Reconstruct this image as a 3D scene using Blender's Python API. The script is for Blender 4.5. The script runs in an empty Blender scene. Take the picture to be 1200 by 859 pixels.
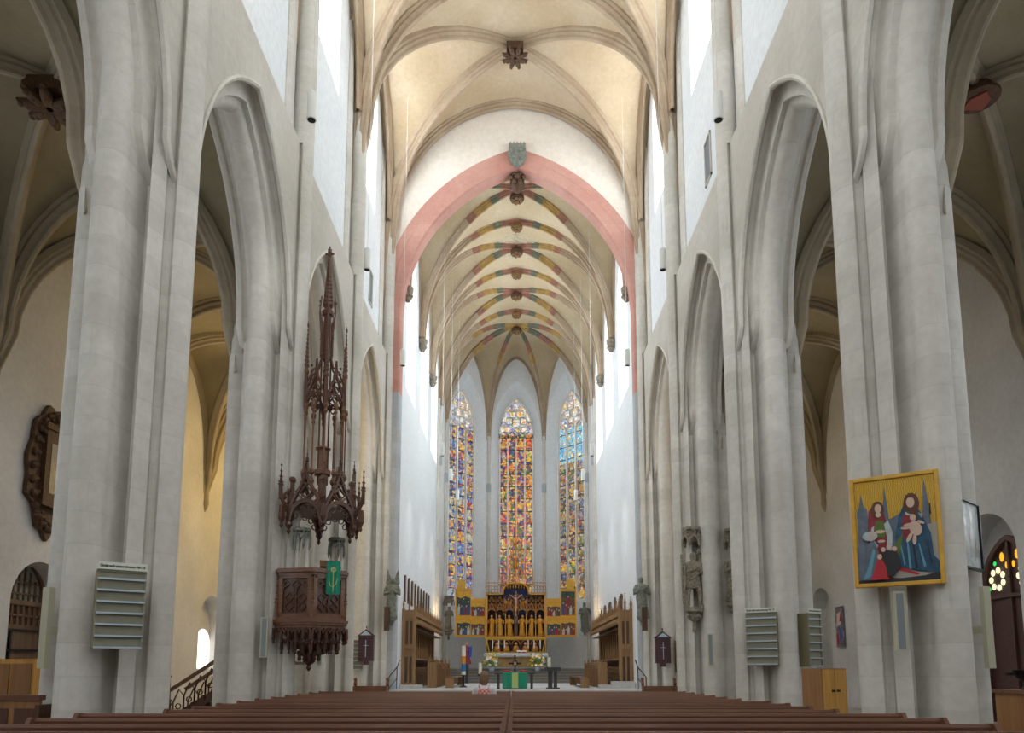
import bpy, math, random
from math import sin, cos, pi, sqrt, atan2, radians as R
from mathutils import Vector as V, Matrix
random.seed(7)
S = bpy.context.scene
COL = S.collection
EZ = 1.5                      # eye height above the nave floor

# ------------------------------------------------------------------ mesh builder
class MB:
    def __init__(s): s.v = []; s.f = []; s.m = []; s.uv = None
    def add(s, vs, fs, mi=0):
        o = len(s.v); s.v += [tuple(p) for p in vs]
        for f in fs: s.f.append(tuple(i + o for i in f)); s.m.append(mi)
        return s
    def box(s, x0, x1, y0, y1, z0, z1, mi=0, T=None):
        vs = [V((x, y, z)) for z in (z0, z1) for y in (y0, y1) for x in (x0, x1)]
        if T is not None: vs = [T @ p for p in vs]
        return s.add(vs, [(0,2,3,1),(4,5,7,6),(0,1,5,4),(2,6,7,3),(0,4,6,2),(1,3,7,5)], mi)
    def bar(s, a, b, w, d=None, mi=0, up=(0, 0, 1)):
        a, b = V(a), V(b); d = w if d is None else d
        t = (b - a).normalized(); u = V(up)
        if abs(t.dot(u)) > .98: u = V((0, 1, 0))
        l = t.cross(u).normalized(); n = l.cross(t)
        vs = [p + l * (i * w / 2) + n * (j * d / 2) for p in (a, b) for i, j in ((-1,-1),(1,-1),(1,1),(-1,1))]
        return s.add(vs, [(3,2,1,0),(4,5,6,7),(0,1,5,4),(1,2,6,5),(2,3,7,6),(3,0,4,7)], mi)
    def prism(s, poly, z0, z1, mi=0, T=None):
        n = len(poly)
        vs = [V((x, y, z0)) for x, y in poly] + [V((x, y, z1)) for x, y in poly]
        if T is not None: vs = [T @ p for p in vs]
        return s.add(vs, [tuple(range(n))[::-1], tuple(range(n, 2*n))] + [(i, (i+1) % n, n + (i+1) % n, n + i) for i in range(n)], mi)
    def lathe(s, prof, c=(0, 0, 0), n=16, mi=0, a0=0, sx=1, sy=1, T=None):
        vs = []; fs = []; c = V(c)
        for r, z in prof:
            for k in range(n):
                a = a0 + 2*pi*k/n
                p = c + V((r*cos(a)*sx, r*sin(a)*sy, z)); vs.append(T @ p if T is not None else p)
        m = len(prof)
        for i in range(m-1):
            for k in range(n):
                k2 = (k+1) % n; fs.append((i*n+k, i*n+k2, (i+1)*n+k2, (i+1)*n+k))
        if prof[0][0] > 1e-5: fs.append(tuple(range(n))[::-1])
        if prof[-1][0] > 1e-5: fs.append(tuple(range((m-1)*n, m*n)))
        return s.add(vs, fs, mi)
    def tube(s, pts, r, n=6, mi=0):
        pts = [V(p) for p in pts]; m = len(pts); rs = r if isinstance(r, (list, tuple)) else [r]*m
        vs = []; fs = []; u = None
        for i, p in enumerate(pts):
            t = (pts[min(i+1, m-1)] - pts[max(i-1, 0)]).normalized()
            if u is None: u = t.orthogonal().normalized()
            else:
                u = u - t * u.dot(t); u = u.normalized() if u.length > 1e-6 else t.orthogonal().normalized()
            w = t.cross(u)
            for k in range(n): vs.append(p + (u*cos(2*pi*k/n) + w*sin(2*pi*k/n)) * rs[i])
        for i in range(m-1):
            for k in range(n): fs.append((i*n+k, i*n+(k+1) % n, (i+1)*n+(k+1) % n, (i+1)*n+k))
        fs.append(tuple(range(n))[::-1]); fs.append(tuple(range((m-1)*n, m*n)))
        return s.add(vs, fs, mi)
    def ball(s, c, r, n=8, mi=0, sx=1, sy=1, sz=1):
        m = max(4, n//2+1)
        return s.lathe([(r*sin(pi*i/m) if 0 < i < m else 0, -r*cos(pi*i/m)*sz) for i in range(m+1)], c, n, mi, 0, sx, sy)
    def grid(s, rows, mi=0, flip=False):
        n = len(rows[0]); vs = [p for r in rows for p in r]; fs = []
        for i in range(len(rows)-1):
            for j in range(n-1):
                q = (i*n+j, i*n+j+1, (i+1)*n+j+1, (i+1)*n+j); fs.append(q[::-1] if flip else q)
        return s.add(vs, fs, mi)
    def sweep(s, frames, prof, mi=0, close=False, mfun=None):
        """frames: (P, A, B); prof: (a, b)"""
        rows = [[P + A*a + B*b for a, b in prof] for P, A, B in frames]
        n = len(prof); o = len(s.v)
        s.v += [tuple(p) for r in rows for p in r]
        for i in range(len(rows)-1):
            for j in range(n if close else n-1):
                k = (j+1) % n
                s.f.append((o+i*n+j, o+i*n+k, o+(i+1)*n+k, o+(i+1)*n+j)); s.m.append(mfun(i) if mfun else mi)
        return s
    def build(s, name, mats, parent=None, smooth=None, solid=None, bevel=None, loc=None):
        me = bpy.data.meshes.new(name); me.from_pydata(s.v, [], s.f)
        for m in (mats if isinstance(mats, (list, tuple)) else [mats]): me.materials.append(m)
        for p, mi in zip(me.polygons, s.m): p.material_index = mi
        if s.uv:
            l = me.uv_layers.new(name='UVMap')
            for lp in me.loops: l.data[lp.index].uv = s.uv[lp.vertex_index]
        if smooth:
            for p in me.polygons: p.use_smooth = True
            me.set_sharp_from_angle(angle=R(smooth))
        me.update()
        o = bpy.data.objects.new(name, me); COL.objects.link(o)
        if loc: o.location = loc
        if parent is not None: o.parent = parent
        if solid:
            md = o.modifiers.new('s', 'SOLIDIFY'); md.thickness = solid; md.offset = 0
        if bevel:
            md = o.modifiers.new('b', 'BEVEL'); md.width = bevel; md.segments = 2; md.limit_method = 'ANGLE'
        return o

def tag(o, label=None, cat=None, group=None, kind=None):
    if label: o['label'] = label
    if cat: o['category'] = cat
    if group: o['group'] = group
    if kind: o['kind'] = kind
    return o
def struct(o): o['kind'] = 'structure'; return o
def thing(name, label, cat, loc=(0, 0, 0), rz=0, group=None, rx=0, ry=0):
    o = bpy.data.objects.new(name, None); COL.objects.link(o); o.location = loc; o.rotation_euler = (rx, ry, rz)
    o.empty_display_size = .2
    return tag(o, label, cat, group)
def copy_tree(o, parent=None):
    c = o.copy(); COL.objects.link(c)
    if parent is not None: c.parent = parent
    for ch in list(o.children): copy_tree(ch, c)
    return c
def TM(loc=(0, 0, 0), rz=0, rx=0, ry=0, s=1):
    return Matrix.Translation(loc) @ Matrix.Rotation(rz, 4, 'Z') @ Matrix.Rotation(ry, 4, 'Y') @ Matrix.Rotation(rx, 4, 'X') @ Matrix.Scale(s, 4)

# ------------------------------------------------------------------ materials
def nt(name):
    m = bpy.data.materials.new(name); m.use_nodes = True; t = m.node_tree; b = t.nodes['Principled BSDF']
    return m, t, b
def N(t, ty, **k):
    n = t.nodes.new(ty)
    for a, v in k.items():
        if a.startswith('i_'): n.inputs[a[2:].replace('_', ' ')].default_value = v
        else: setattr(n, a, v)
    return n
def ramp(t, fac, stops, interp='LINEAR'):
    r = N(t, 'ShaderNodeValToRGB'); r.color_ramp.interpolation = interp; e = r.color_ramp.elements
    while len(e) < len(stops): e.new(.5)
    for k, (p, c) in enumerate(stops): e[k].position = p; e[k].color = (*c, 1)
    t.links.new(fac, r.inputs[0]); return r.outputs[0]
def mix(t, f, a, b, mode='MIX'):
    n = N(t, 'ShaderNodeMix', data_type='RGBA', blend_type=mode)
    for i, x in ((0, f), (6, a), (7, b)):
        if isinstance(x, (int, float)): n.inputs[i].default_value = x
        elif isinstance(x, tuple): n.inputs[i].default_value = (*x, 1)
        else: t.links.new(x, n.inputs[i])
    return n.outputs[2]
def math_(t, op, a, b=None, c=None):
    n = N(t, 'ShaderNodeMath', operation=op)
    for i, x in enumerate((a, b, c)):
        if x is None: continue
        if isinstance(x, (int, float)): n.inputs[i].default_value = x
        else: t.links.new(x, n.inputs[i])
    return n.outputs[0]
def simple(name, col, rough=.6, metal=0, emit=0, var=.0, vs=8., bump=0, coat=0):
    m, t, b = nt(name); b.inputs['Roughness'].default_value = rough; b.inputs['Metallic'].default_value = metal
    b.inputs['Base Color'].default_value = (*col, 1); b.inputs['Coat Weight'].default_value = coat
    if var or bump:
        g = N(t, 'ShaderNodeNewGeometry'); n = N(t, 'ShaderNodeTexNoise'); n.inputs['Scale'].default_value = vs
        n.inputs['Detail'].default_value = 4; t.links.new(g.outputs['Position'], n.inputs['Vector'])
        c = ramp(t, n.outputs[0], [(.3, tuple(x*(1-var) for x in col)), (.7, tuple(min(1, x*(1+var)) for x in col))])
        t.links.new(c, b.inputs['Base Color'])
        if bump:
            bp = N(t, 'ShaderNodeBump'); bp.inputs['Strength'].default_value = bump; bp.inputs['Distance'].default_value = .03
            t.links.new(n.outputs[0], bp.inputs['Height']); t.links.new(bp.outputs[0], b.inputs['Normal'])
    if emit:
        b.inputs['Emission Color'].default_value = (*col, 1); b.inputs['Emission Strength'].default_value = emit
    return m
def stone(name, c1, c2, course=.46, joint=.8, big=.5, bump=.15, stain=None):
    """dressed stone or plaster: broad mottling, fine grain, thin course joints"""
    m, t, b = nt(name); b.inputs['Roughness'].default_value = .85
    g = N(t, 'ShaderNodeNewGeometry'); pos = g.outputs['Position']
    n1 = N(t, 'ShaderNodeTexNoise', i_Scale=big, i_Detail=5.); n2 = N(t, 'ShaderNodeTexNoise', i_Scale=6., i_Detail=6., i_Roughness=.7)
    for n in (n1, n2): t.links.new(pos, n.inputs['Vector'])
    c = ramp(t, n1.outputs[0], [(.35, c1), (.65, c2)])
    c = mix(t, .35, c, ramp(t, n2.outputs[0], [(.3, (.55,)*3), (.7, (1.0,)*3)]), 'MULTIPLY')
    if course:
        s = N(t, 'ShaderNodeSeparateXYZ'); t.links.new(pos, s.inputs[0])
        zz = math_(t, 'DIVIDE', s.outputs[2], course); fr = math_(t, 'FRACT', zz)
        row = math_(t, 'FLOOR', zz)
        w = N(t, 'ShaderNodeTexWhiteNoise', noise_dimensions='1D'); t.links.new(row, w.inputs['W'])
        c = mix(t, 1., c, ramp(t, w.outputs[0], [(0, (.9, .9, .89)), (1, (1, 1, 1))]), 'MULTIPLY')
        xy = math_(t, 'ADD', s.outputs[0], s.outputs[1]); xo = math_(t, 'MULTIPLY_ADD', w.outputs[0], .9, xy)
        fx = math_(t, 'FRACT', math_(t, 'DIVIDE', xo, .85))
        j = math_(t, 'MAXIMUM', math_(t, 'LESS_THAN', fr, .035), math_(t, 'LESS_THAN', fx, .014))
        c = mix(t, math_(t, 'MULTIPLY', j, .16), c, tuple(x*joint*.7 for x in c1))
    t.links.new(c, b.inputs['Base Color'])
    bp = N(t, 'ShaderNodeBump'); bp.inputs['Strength'].default_value = bump; bp.inputs['Distance'].default_value = .02
    t.links.new(n2.outputs[0], bp.inputs['Height']); t.links.new(bp.outputs[0], b.inputs['Normal'])
    return m
def wood(name, c1, c2, rough=.45, axis=0, scale=3., coat=.1):
    m, t, b = nt(name); b.inputs['Roughness'].default_value = rough; b.inputs['Coat Weight'].default_value = coat
    g = N(t, 'ShaderNodeNewGeometry'); mp = N(t, 'ShaderNodeMapping'); t.links.new(g.outputs['Position'], mp.inputs[0])
    sc = [scale*6]*3; sc[axis] = scale*.35; mp.inputs['Scale'].default_value = sc
    n = N(t, 'ShaderNodeTexNoise', i_Scale=1., i_Detail=6., i_Distortion=.6); t.links.new(mp.outputs[0], n.inputs['Vector'])
    t.links.new(ramp(t, n.outputs[0], [(.3, c1), (.7, c2)]), b.inputs['Base Color'])
    bp = N(t, 'ShaderNodeBump'); bp.inputs['Strength'].default_value = .15; bp.inputs['Distance'].default_value = .01
    t.links.new(n.outputs[0], bp.inputs['Height']); t.links.new(bp.outputs[0], b.inputs['Normal'])
    return m
def glow(name, col, strength, quarry=.35, scale=.22):
    """daylit clear leaded glass"""
    m, t, b = nt(name); b.inputs['Base Color'].default_value = (.3, .3, .3, 1); b.inputs['Roughness'].default_value = .2
    u = N(t, 'ShaderNodeTexCoord'); br = N(t, 'ShaderNodeTexBrick'); t.links.new(u.outputs['UV'], br.inputs['Vector'])
    br.inputs['Scale'].default_value = 1/scale; br.inputs['Mortar Size'].default_value = .03; br.inputs['Brick Width'].default_value = .7
    br.inputs['Row Height'].default_value = 1.; br.offset = 0
    br.inputs['Color1'].default_value = (*col, 1); br.inputs['Color2'].default_value = (*[x*.88 for x in col], 1)
    br.inputs['Mortar'].default_value = (*[x*.45 for x in col], 1)
    t.links.new(br.outputs[0], b.inputs['Emission Color']); b.inputs['Emission Strength'].default_value = strength
    return m
def stained(name, lane, palette, border, strength, panel=.95, cell=10., seed=0., head=None, headz=0):
    """daylit stained glass: mosaic cells inside leaded panels, coloured borders, dark saddle bars"""
    m, t, b = nt(name); b.inputs['Base Color'].default_value = (.05, .05, .05, 1); b.inputs['Roughness'].default_value = .25
    u = N(t, 'ShaderNodeTexCoord'); s = N(t, 'ShaderNodeSeparateXYZ'); t.links.new(u.outputs['UV'], s.inputs[0])
    X, Z = s.outputs[0], s.outputs[1]
    lx = math_(t, 'FRACT', math_(t, 'DIVIDE', X, lane)); lz = math_(t, 'FRACT', math_(t, 'DIVIDE', Z, panel))
    li = math_(t, 'FLOOR', math_(t, 'DIVIDE', X, lane)); pi_ = math_(t, 'FLOOR', math_(t, 'DIVIDE', Z, panel))
    mp = N(t, 'ShaderNodeMapping'); mp.inputs['Location'].default_value = (seed, seed*1.7, 0); t.links.new(u.outputs['UV'], mp.inputs[0])
    v = N(t, 'ShaderNodeTexVoronoi', i_Scale=cell); t.links.new(mp.outputs[0], v.inputs['Vector'])
    ve = N(t, 'ShaderNodeTexVoronoi', feature='DISTANCE_TO_EDGE', i_Scale=cell); t.links.new(mp.outputs[0], ve.inputs['Vector'])
    sp = N(t, 'ShaderNodeSeparateColor'); t.links.new(v.outputs['Color'], sp.inputs[0])
    k = len(palette); cells = ramp(t, sp.outputs[0], [(i/k, c) for i, c in enumerate(palette)], 'CONSTANT')
    # a figure patch in each panel
    cb = N(t, 'ShaderNodeCombineXYZ'); t.links.new(li, cb.inputs[0]); t.links.new(pi_, cb.inputs[1]); cb.inputs[2].default_value = seed
    wn = N(t, 'ShaderNodeTexWhiteNoise', noise_dimensions='3D'); t.links.new(cb.outputs[0], wn.inputs['Vector'])
    fig = ramp(t, wn.outputs[0], [(i/k, c) for i, c in enumerate(palette[::-1])], 'CONSTANT')
    dx = math_(t, 'MULTIPLY', math_(t, 'SUBTRACT', lx, .5), 3.4); dz = math_(t, 'MULTIPLY', math_(t, 'SUBTRACT', lz, .5), 2.3)
    d = math_(t, 'ADD', math_(t, 'MULTIPLY', dx, dx), math_(t, 'MULTIPLY', dz, dz))
    inner = math_(t, 'LESS_THAN', math_(t, 'ADD', d, math_(t, 'MULTIPLY', sp.outputs[1], .7)), .95)
    c = mix(t, math_(t, 'MULTIPLY', inner, .5), cells, fig)
    c = mix(t, .35, c, ramp(t, wn.outputs[1] if False else wn.outputs[0], [(0, (.9, .35, .05)), (.25, (.25, .5, .9)), (.5, (1., .8, .3)), (.75, (.5, .9, .4)), (1, (.9, .3, .2))]), 'MULTIPLY')
    eb = math_(t, 'GREATER_THAN', math_(t, 'ABSOLUTE', math_(t, 'SUBTRACT', lx, .5)), .36)
    wn2 = N(t, 'ShaderNodeTexWhiteNoise', noise_dimensions='1D'); t.links.new(math_(t, 'FLOOR', math_(t, 'MULTIPLY', Z, 9.)), wn2.inputs['W'])
    bcol = ramp(t, wn2.outputs[0], [(i/len(border), c_) for i, c_ in enumerate(border)], 'CONSTANT')
    c = mix(t, math_(t, 'MULTIPLY', eb, .85), c, bcol)
    if head:
        c = mix(t, math_(t, 'GREATER_THAN', Z, headz), c, ramp(t, sp.outputs[2], [(i/len(head), h) for i, h in enumerate(head)], 'CONSTANT'))
    lead = math_(t, 'LESS_THAN', ve.outputs['Distance'], .045)
    bars = math_(t, 'MAXIMUM', math_(t, 'LESS_THAN', lz, .075), math_(t, 'GREATER_THAN', math_(t, 'ABSOLUTE', math_(t, 'SUBTRACT', lx, .5)), .47))
    dark = math_(t, 'MAXIMUM', math_(t, 'MULTIPLY', lead, .6), bars)
    c = mix(t, dark, c, (.012, .012, .015))
    t.links.new(c, b.inputs['Emission Color']); b.inputs['Emission Strength'].default_value = strength
    return m

M = {}
M['stone'] = stone('pale sandstone', (.58, .55, .49), (.68, .65, .60))
M['pierstone'] = stone('pier sandstone', (.64, .615, .56), (.77, .75, .705), joint=.75, bump=.25)
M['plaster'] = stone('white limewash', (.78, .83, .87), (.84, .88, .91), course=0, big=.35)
M['choirwall'] = stone('choir limewash', (.80, .84, .87), (.86, .89, .91), course=0, big=.3)
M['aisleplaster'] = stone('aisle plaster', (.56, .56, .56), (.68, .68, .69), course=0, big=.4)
M['vault'] = stone('cream vault plaster', (.58, .45, .29), (.69, .57, .41), course=0, big=.45)
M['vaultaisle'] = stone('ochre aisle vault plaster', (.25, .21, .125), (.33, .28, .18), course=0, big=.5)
M['vaultchoir'] = stone('straw choir vault plaster', (.56, .44, .27), (.66, .54, .37), course=0, big=.4)
M['rib'] = stone('rib stone', (.42, .31, .21), (.54, .43, .31), course=.5)
M['ribpale'] = stone('pale rib stone', (.68, .65, .59), (.78, .75, .69), course=.5)
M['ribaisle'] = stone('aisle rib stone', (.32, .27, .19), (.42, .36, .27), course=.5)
M['pink'] = stone('rose painted stone', (.56, .27, .22), (.64, .36, .30), course=.55)
M['greyquoin'] = stone('grey painted quoins', (.42, .46, .50), (.52, .56, .60), course=.55)
M['rp'] = simple('painted rib rose', (.34, .17, .12), .8, var=.25, vs=3)
M['rg'] = simple('painted rib green', (.17, .18, .13), .8, var=.25, vs=3)
M['ry'] = simple('painted rib ochre', (.42, .27, .09), .8, var=.25, vs=3)
M['floor'] = stone('worn floor slabs', (.33, .31, .28), (.43, .41, .37), course=0)
M['step'] = stone('grey step stone', (.22, .21, .19), (.30, .285, .26), course=0)
M['chanfloor'] = stone('pale choir paving', (.50, .50, .50), (.58, .58, .58), course=0)
M['white_glass'] = glow('daylit clear glass', (.92, .97, 1.), 10.)
M['choir_glass'] = glow('daylit choir glass', (.88, .95, 1.), 7.)
M['west_glass'] = glow('daylit west glass', (.95, .98, 1.), 4.5)
M['side_glass'] = glow('daylit side glass', (.90, .95, 1.), 4.)
M['niche_glass'] = glow('daylit niche glass', (1., .98, .9), 2.2)
M['tracery'] = stone('tracery stone', (.80, .80, .78), (.88, .88, .86), course=0)
PAL = [(.60, .04, .01), (.80, .38, .02), (.03, .05, .32), (.75, .52, .10), (.05, .20, .05), (.16, .02, .16), (.62, .5, .35), (.02, .02, .06), (.70, .25, .01), (.05, .03, .03)]
PALB = [(.03, .06, .34), (.78, .42, .03), (.55, .58, .60), (.06, .16, .50), (.85, .52, .06), (.5, .04, .02), (.03, .03, .06), (.16, .32, .55), (.70, .34, .02), (.05, .04, .10)]
PALY = [(.60, .36, .05), (.07, .13, .32), (.50, .48, .40), (.40, .04, .02), (.07, .18, .08), (.70, .42, .05), (.03, .03, .05), (.22, .14, .06), (.14, .24, .40), (.04, .03, .03)]
M['sg_center'] = stained('stained glass scenes red', .64, PAL, [(.85, .08, .03), (.8, .1, .05), (.1, .3, .1), (.85, .4, .05)], 1., cell=7., seed=3.)
M['sg_left'] = stained('stained glass scenes blue gold', .853, PALB, [(.9, .6, .05), (.05, .1, .55), (.6, .6, .5)], 0.9, panel=.85, cell=7., seed=11.)
M['sg_right'] = stained('stained glass scenes ochre', .853, PALY, [(.7, .5, .1), (.1, .1, .1), (.5, .1, .05)], 0.9, panel=.95, cell=7., seed=23.,
                        head=[(.15, .45, .65), (.7, .8, .85), (.1, .3, .6), (.8, .55, .1), (.25, .6, .75)], headz=10.2)
M['sg_head'] = stained('stained glass tracery lights', .4, [(.9, .9, .85), (.9, .35, .03), (.6, .7, .6), (.85, .85, .8), (.9, .5, .05), (.1, .15, .6), (.75, .78, .75)],
                       [(.8, .8, .75), (.75, .3, .1)], 1.1, panel=.4, cell=4., seed=5.)

# ------------------------------------------------------------------ curves
def F(t):
    t = min(1., abs(t)); return .97*sqrt(max(0, 1-t*t)) + .03*(1-t)
def FP(t):          # more pointed, for the apse
    t = min(1., abs(t)); c = .45; r = 1+c; return sqrt(max(0, r*r-(t+c)**2))/sqrt(r*r-c*c)
def pointed(half, rise, n=14):
    """outline of a pointed arch from (-half,0) over (0,rise) to (half,0)"""
    r = (rise*rise+half*half)/(2*half) if rise > half else (rise*rise+half*half)/(2*half)
    c = r-half; am = math.acos(max(-1, min(1, c/r))) if r > abs(c) else pi/2
    L = [(-(r*cos(am*i/n)-c), r*sin(am*i/n)) for i in range(n+1)]
    L[-1] = (0, rise)
    return L + [(-x, z) for x, z in L[-2::-1]]

RIB = [(-.17,-.12),(-.17,.03),(-.11,.07),(-.12,.13),(-.07,.19),(-.065,.27),(-.03,.30),(.03,.30),(.065,.27),(.07,.19),(.12,.13),(.11,.07),(.17,.03),(.17,-.12)]
def scaled(p, k): return [(a*k, b*k) for a, b in p]
def rib(mb, a, b, zs, H, prof, fn=F, n=28, t0=-1., t1=1., mfun=None, tail=(0, 0)):
    """a rib over the plan line a-b; t=-1 at a, +1 at b"""
    a, b = V((*a, 0)), V((*b, 0)); L = (b-a).normalized().cross(V((0, 0, 1)))
    ph0, ph1 = math.acos(-t0), math.acos(-t1)
    pts = []
    for i in range(n+1):
        t = -cos(ph0+(ph1-ph0)*i/n)
        p = (a+b)/2 + (b-a)/2*t; pts.append(V((p.x, p.y, zs+H*fn(t))))
    fr = []
    for i, p in enumerate(pts):
        T = (pts[min(i+1, n)]-pts[max(i-1, 0)]).normalized(); B = T.cross(L).normalized()
        if B.z > 0: B = -B
        if i in (0, n) and abs(abs(t0 if i == 0 else t1)-1) < 1e-6: B = V(((b-a).normalized() * (1 if i == 0 else -1)).to_tuple())
        fr.append((p, L, B))
    if tail[0]:
        ax = (b-a).normalized(); k = 4; pre = []; post = []
        for j in range(1, k+1):
            q = j/k; pre.insert(0, (pts[0]-ax*tail[1]*q-V((0, 0, tail[0]*q)), L, ax)); post.append((pts[-1]+ax*tail[1]*q-V((0, 0, tail[0]*q)), L, -ax))
        if t0 == -1.: fr = pre+fr
        if t1 == 1.: fr = fr+post
        if mfun: f0 = mfun; mfun = lambda i: 0 if i < k or i >= k+n else f0(i-k)
    mb.sweep(fr, prof, mfun=mfun)
def groin(mb, x0, x1, y0, y1, zs, H, n=16, over=0.):
    cx, cy, hx, hy = (x0+x1)/2, (y0+y1)/2, (x1-x0)/2, (y1-y0)/2
    ss = [-cos(pi*i/n) for i in range(n+1)]
    rows = [[V((cx+hx*s, cy+hy*t, zs+H*max(F(s), F(t)))) for s in ss] for t in ss]
    o = len(mb.v); mb.v += [tuple(p) for r in rows for p in r]; m = n+1
    for i in range(n):
        for j in range(n):
            a, b, c, d = o+i*m+j, o+i*m+j+1, o+(i+1)*m+j+1, o+(i+1)*m+j
            if (i < n/2) == (j < n/2): mb.f += [(a, c, b), (a, d, c)]
            else: mb.f += [(a, d, b), (b, d, c)]
            mb.m += [0, 0]
def wallmap(o, du, dd):
    o, du, dd = V(o), V(du), V(dd)
    return lambda u, z, d=0.: o + du*u + dd*d + V((0, 0, z))
def wall_opening(mb, mp, u0, u1, z0, z1, cu=None, out=None, sill=0, spring=0, depth=0, splay=1., d0=0., mi=0, mir=None, open_bottom=False):
    """wall face with an arched opening and its reveal. out: list of (du, dz) above spring"""
    if out is None:
        mb.add([mp(u0, z0, d0), mp(u1, z0, d0), mp(u1, z1, d0), mp(u0, z1, d0)], [(0, 1, 2, 3)], mi); return
    h = -out[0][0]
    mb.add([mp(u0, z0, d0), mp(cu-h, z0, d0), mp(cu-h, z1, d0), mp(u0, z1, d0)], [(0, 1, 2, 3)], mi)
    mb.add([mp(cu+h, z0, d0), mp(u1, z0, d0), mp(u1, z1, d0), mp(cu+h, z1, d0)], [(0, 1, 2, 3)], mi)
    for (a, za), (b, zb) in zip(out[:-1], out[1:]):
        mb.add([mp(cu+a, spring+za, d0), mp(cu+b, spring+zb, d0), mp(cu+b, z1, d0), mp(cu+a, z1, d0)], [(0, 1, 2, 3)], mi)
    if sill > z0: mb.add([mp(cu-h, z0, d0), mp(cu+h, z0, d0), mp(cu+h, sill, d0), mp(cu-h, sill, d0)], [(0, 1, 2, 3)], mi)
    if depth:
        loop = [(-h, sill-spring)] + list(out) + [(h, sill-spring)]
        k = splay
        a_ = [mp(cu+a, spring+z, d0) for a, z in loop]
        b_ = [mp(cu+a*k, spring+(z*k if z > 0 else z), d0+depth) for a, z in loop]
        n = len(loop); fs = [(i, i+1, n+i+1, n+i) for i in range(n-1)]
        if not open_bottom: fs.append((n-1, 0, n, 2*n-1))
        mb.add(a_+b_, fs, mi if mir is None else mir)
def outline_bar(mb, mp, pts, w, d0, d1, mi=0, close=False):
    """flat bar of width w following 2-D points in a wall plane, between depths d0 and d1"""
    n = len(pts); Lf = []; Rt = []
    for i, (u, z) in enumerate(pts):
        a = pts[(i-1) % n] if close or i > 0 else pts[i]; b = pts[(i+1) % n] if close or i < n-1 else pts[i]
        tx, tz = b[0]-a[0], b[1]-a[1]; l = max(1e-9, sqrt(tx*tx+tz*tz)); nx, nz = -tz/l*w/2, tx/l*w/2
        Lf.append((u+nx, z+nz)); Rt.append((u-nx, z-nz))
    vs = []
    for (a, b) in zip(Lf, Rt): vs += [mp(a[0], a[1], d0), mp(b[0], b[1], d0), mp(b[0], b[1], d1), mp(a[0], a[1], d1)]
    fs = []
    for i in range(n if close else n-1):
        j = (i+1) % n
        for k in range(4): fs.append((i*4+k, i*4+(k+1) % 4, j*4+(k+1) % 4, j*4+k))
    if not close: fs += [(0, 1, 2, 3), tuple(range(4*n-4, 4*n))[::-1]]
    mb.add(vs, fs, mi)
def circ(cx, cz, r, n=14, a0=0, lobes=0, amp=0):
    return [(cx+r*(1+amp*cos(lobes*(2*pi*i/n)))*cos(a0+2*pi*i/n), cz+r*(1+amp*cos(lobes*(2*pi*i/n)))*sin(a0+2*pi*i/n)) for i in range(n)]
def tracery(mb, mp, cu, h, sill, spring, rise, lanes, d0, d1, w=.09, rich=True):
    lw = 2*h/lanes
    for k in range(1, lanes):
        outline_bar(mb, mp, [(cu-h+k*lw, sill), (cu-h+k*lw, spring-.05)], w*.8, d0, d1)
    outline_bar(mb, mp, [(cu-h+.03, sill)] + [(cu+u*.985, spring+z*.985) for u, z in pointed(h, rise)] + [(cu+h-.03, sill)], w, d0, d1)
    for k in range(lanes):
        c = cu-h+(k+.5)*lw
        outline_bar(mb, mp, [(c+u, spring-.35+z) for u, z in pointed(lw/2, lw*.75, 6)], w*.7, d0, d1)
    if not rich:
        outline_bar(mb, mp, circ(cu, spring+rise*.42, h*.36, 16, 0), w*.6, d0, d1, close=True)
        return
    q = h/1.28
    if lanes == 4:
        C = [(-.64, .33, .30), (0, .95, .36), (.64, .33, .30), (-.52, 1.12, .27), (.52, 1.12, .27), (-.3, 1.75, .30), (.3, 1.75, .30), (0, 2.45, .28), (0, .25, .26), (-.98, .9, .16), (.98, .9, .16)]
    else:
        C = [(-.62, .35, .38), (.62, .35, .38), (0, .55, .30), (-.36, 1.15, .34), (.36, 1.15, .34), (0, 1.85, .36), (0, 2.5, .2), (-.85, 1.0, .14), (.85, 1.0, .14)]
    for x, z, r in C:
        outline_bar(mb, mp, circ(cu+x*q, spring+z*rise/3.2, r*q, 20, pi/4, 4, .13), w*.62, d0, d1, close=True)
def pane(name, mp, cu, h, sill, spring, out, d, mat, parent, headmat=None):
    mb = MB(); loop = [(u, z) for u, z in out]
    lo = [(-h, sill-spring), (h, sill-spring)]
    uv = []
    mb.add([mp(cu-h, sill, d), mp(cu+h, sill, d), mp(cu+h, spring, d), mp(cu-h, spring, d)], [(0, 1, 2, 3)], 0)
    uv += [(0, 0), (2*h, 0), (2*h, spring-sill), (0, spring-sill)]
    n = len(loop)
    mb.add([mp(cu+u, spring+z, d) for u, z in loop], [tuple(range(n))], 1 if headmat else 0)
    uv += [(u+h, z+spring-sill) for u, z in loop]
    mb.uv = uv
    return mb.build(name, [mat]+([headmat] if headmat else []), parent)

# ------------------------------------------------------------------ nave layout
NB = 6.07
YC = [10.7 + NB*k for k in range(-3, 4)]        # pier centres; the last is the chancel arch wall
YW = -9.0                                        # west end wall
ZSP, ZAP = 8.3+EZ, 12.45+EZ                      # arcade springing and outer apex
ZST = 13.35+EZ                                    # ledge under the clerestory
NZS, NH, NW = 19.4+EZ, 5.9, 5.5                  # nave vault
XW = 5.78                                        # clerestory wall face
side_name = {-1: 'left', 1: 'right'}
ordn = ['', 'first', 'second', 'third', 'fourth']

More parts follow.
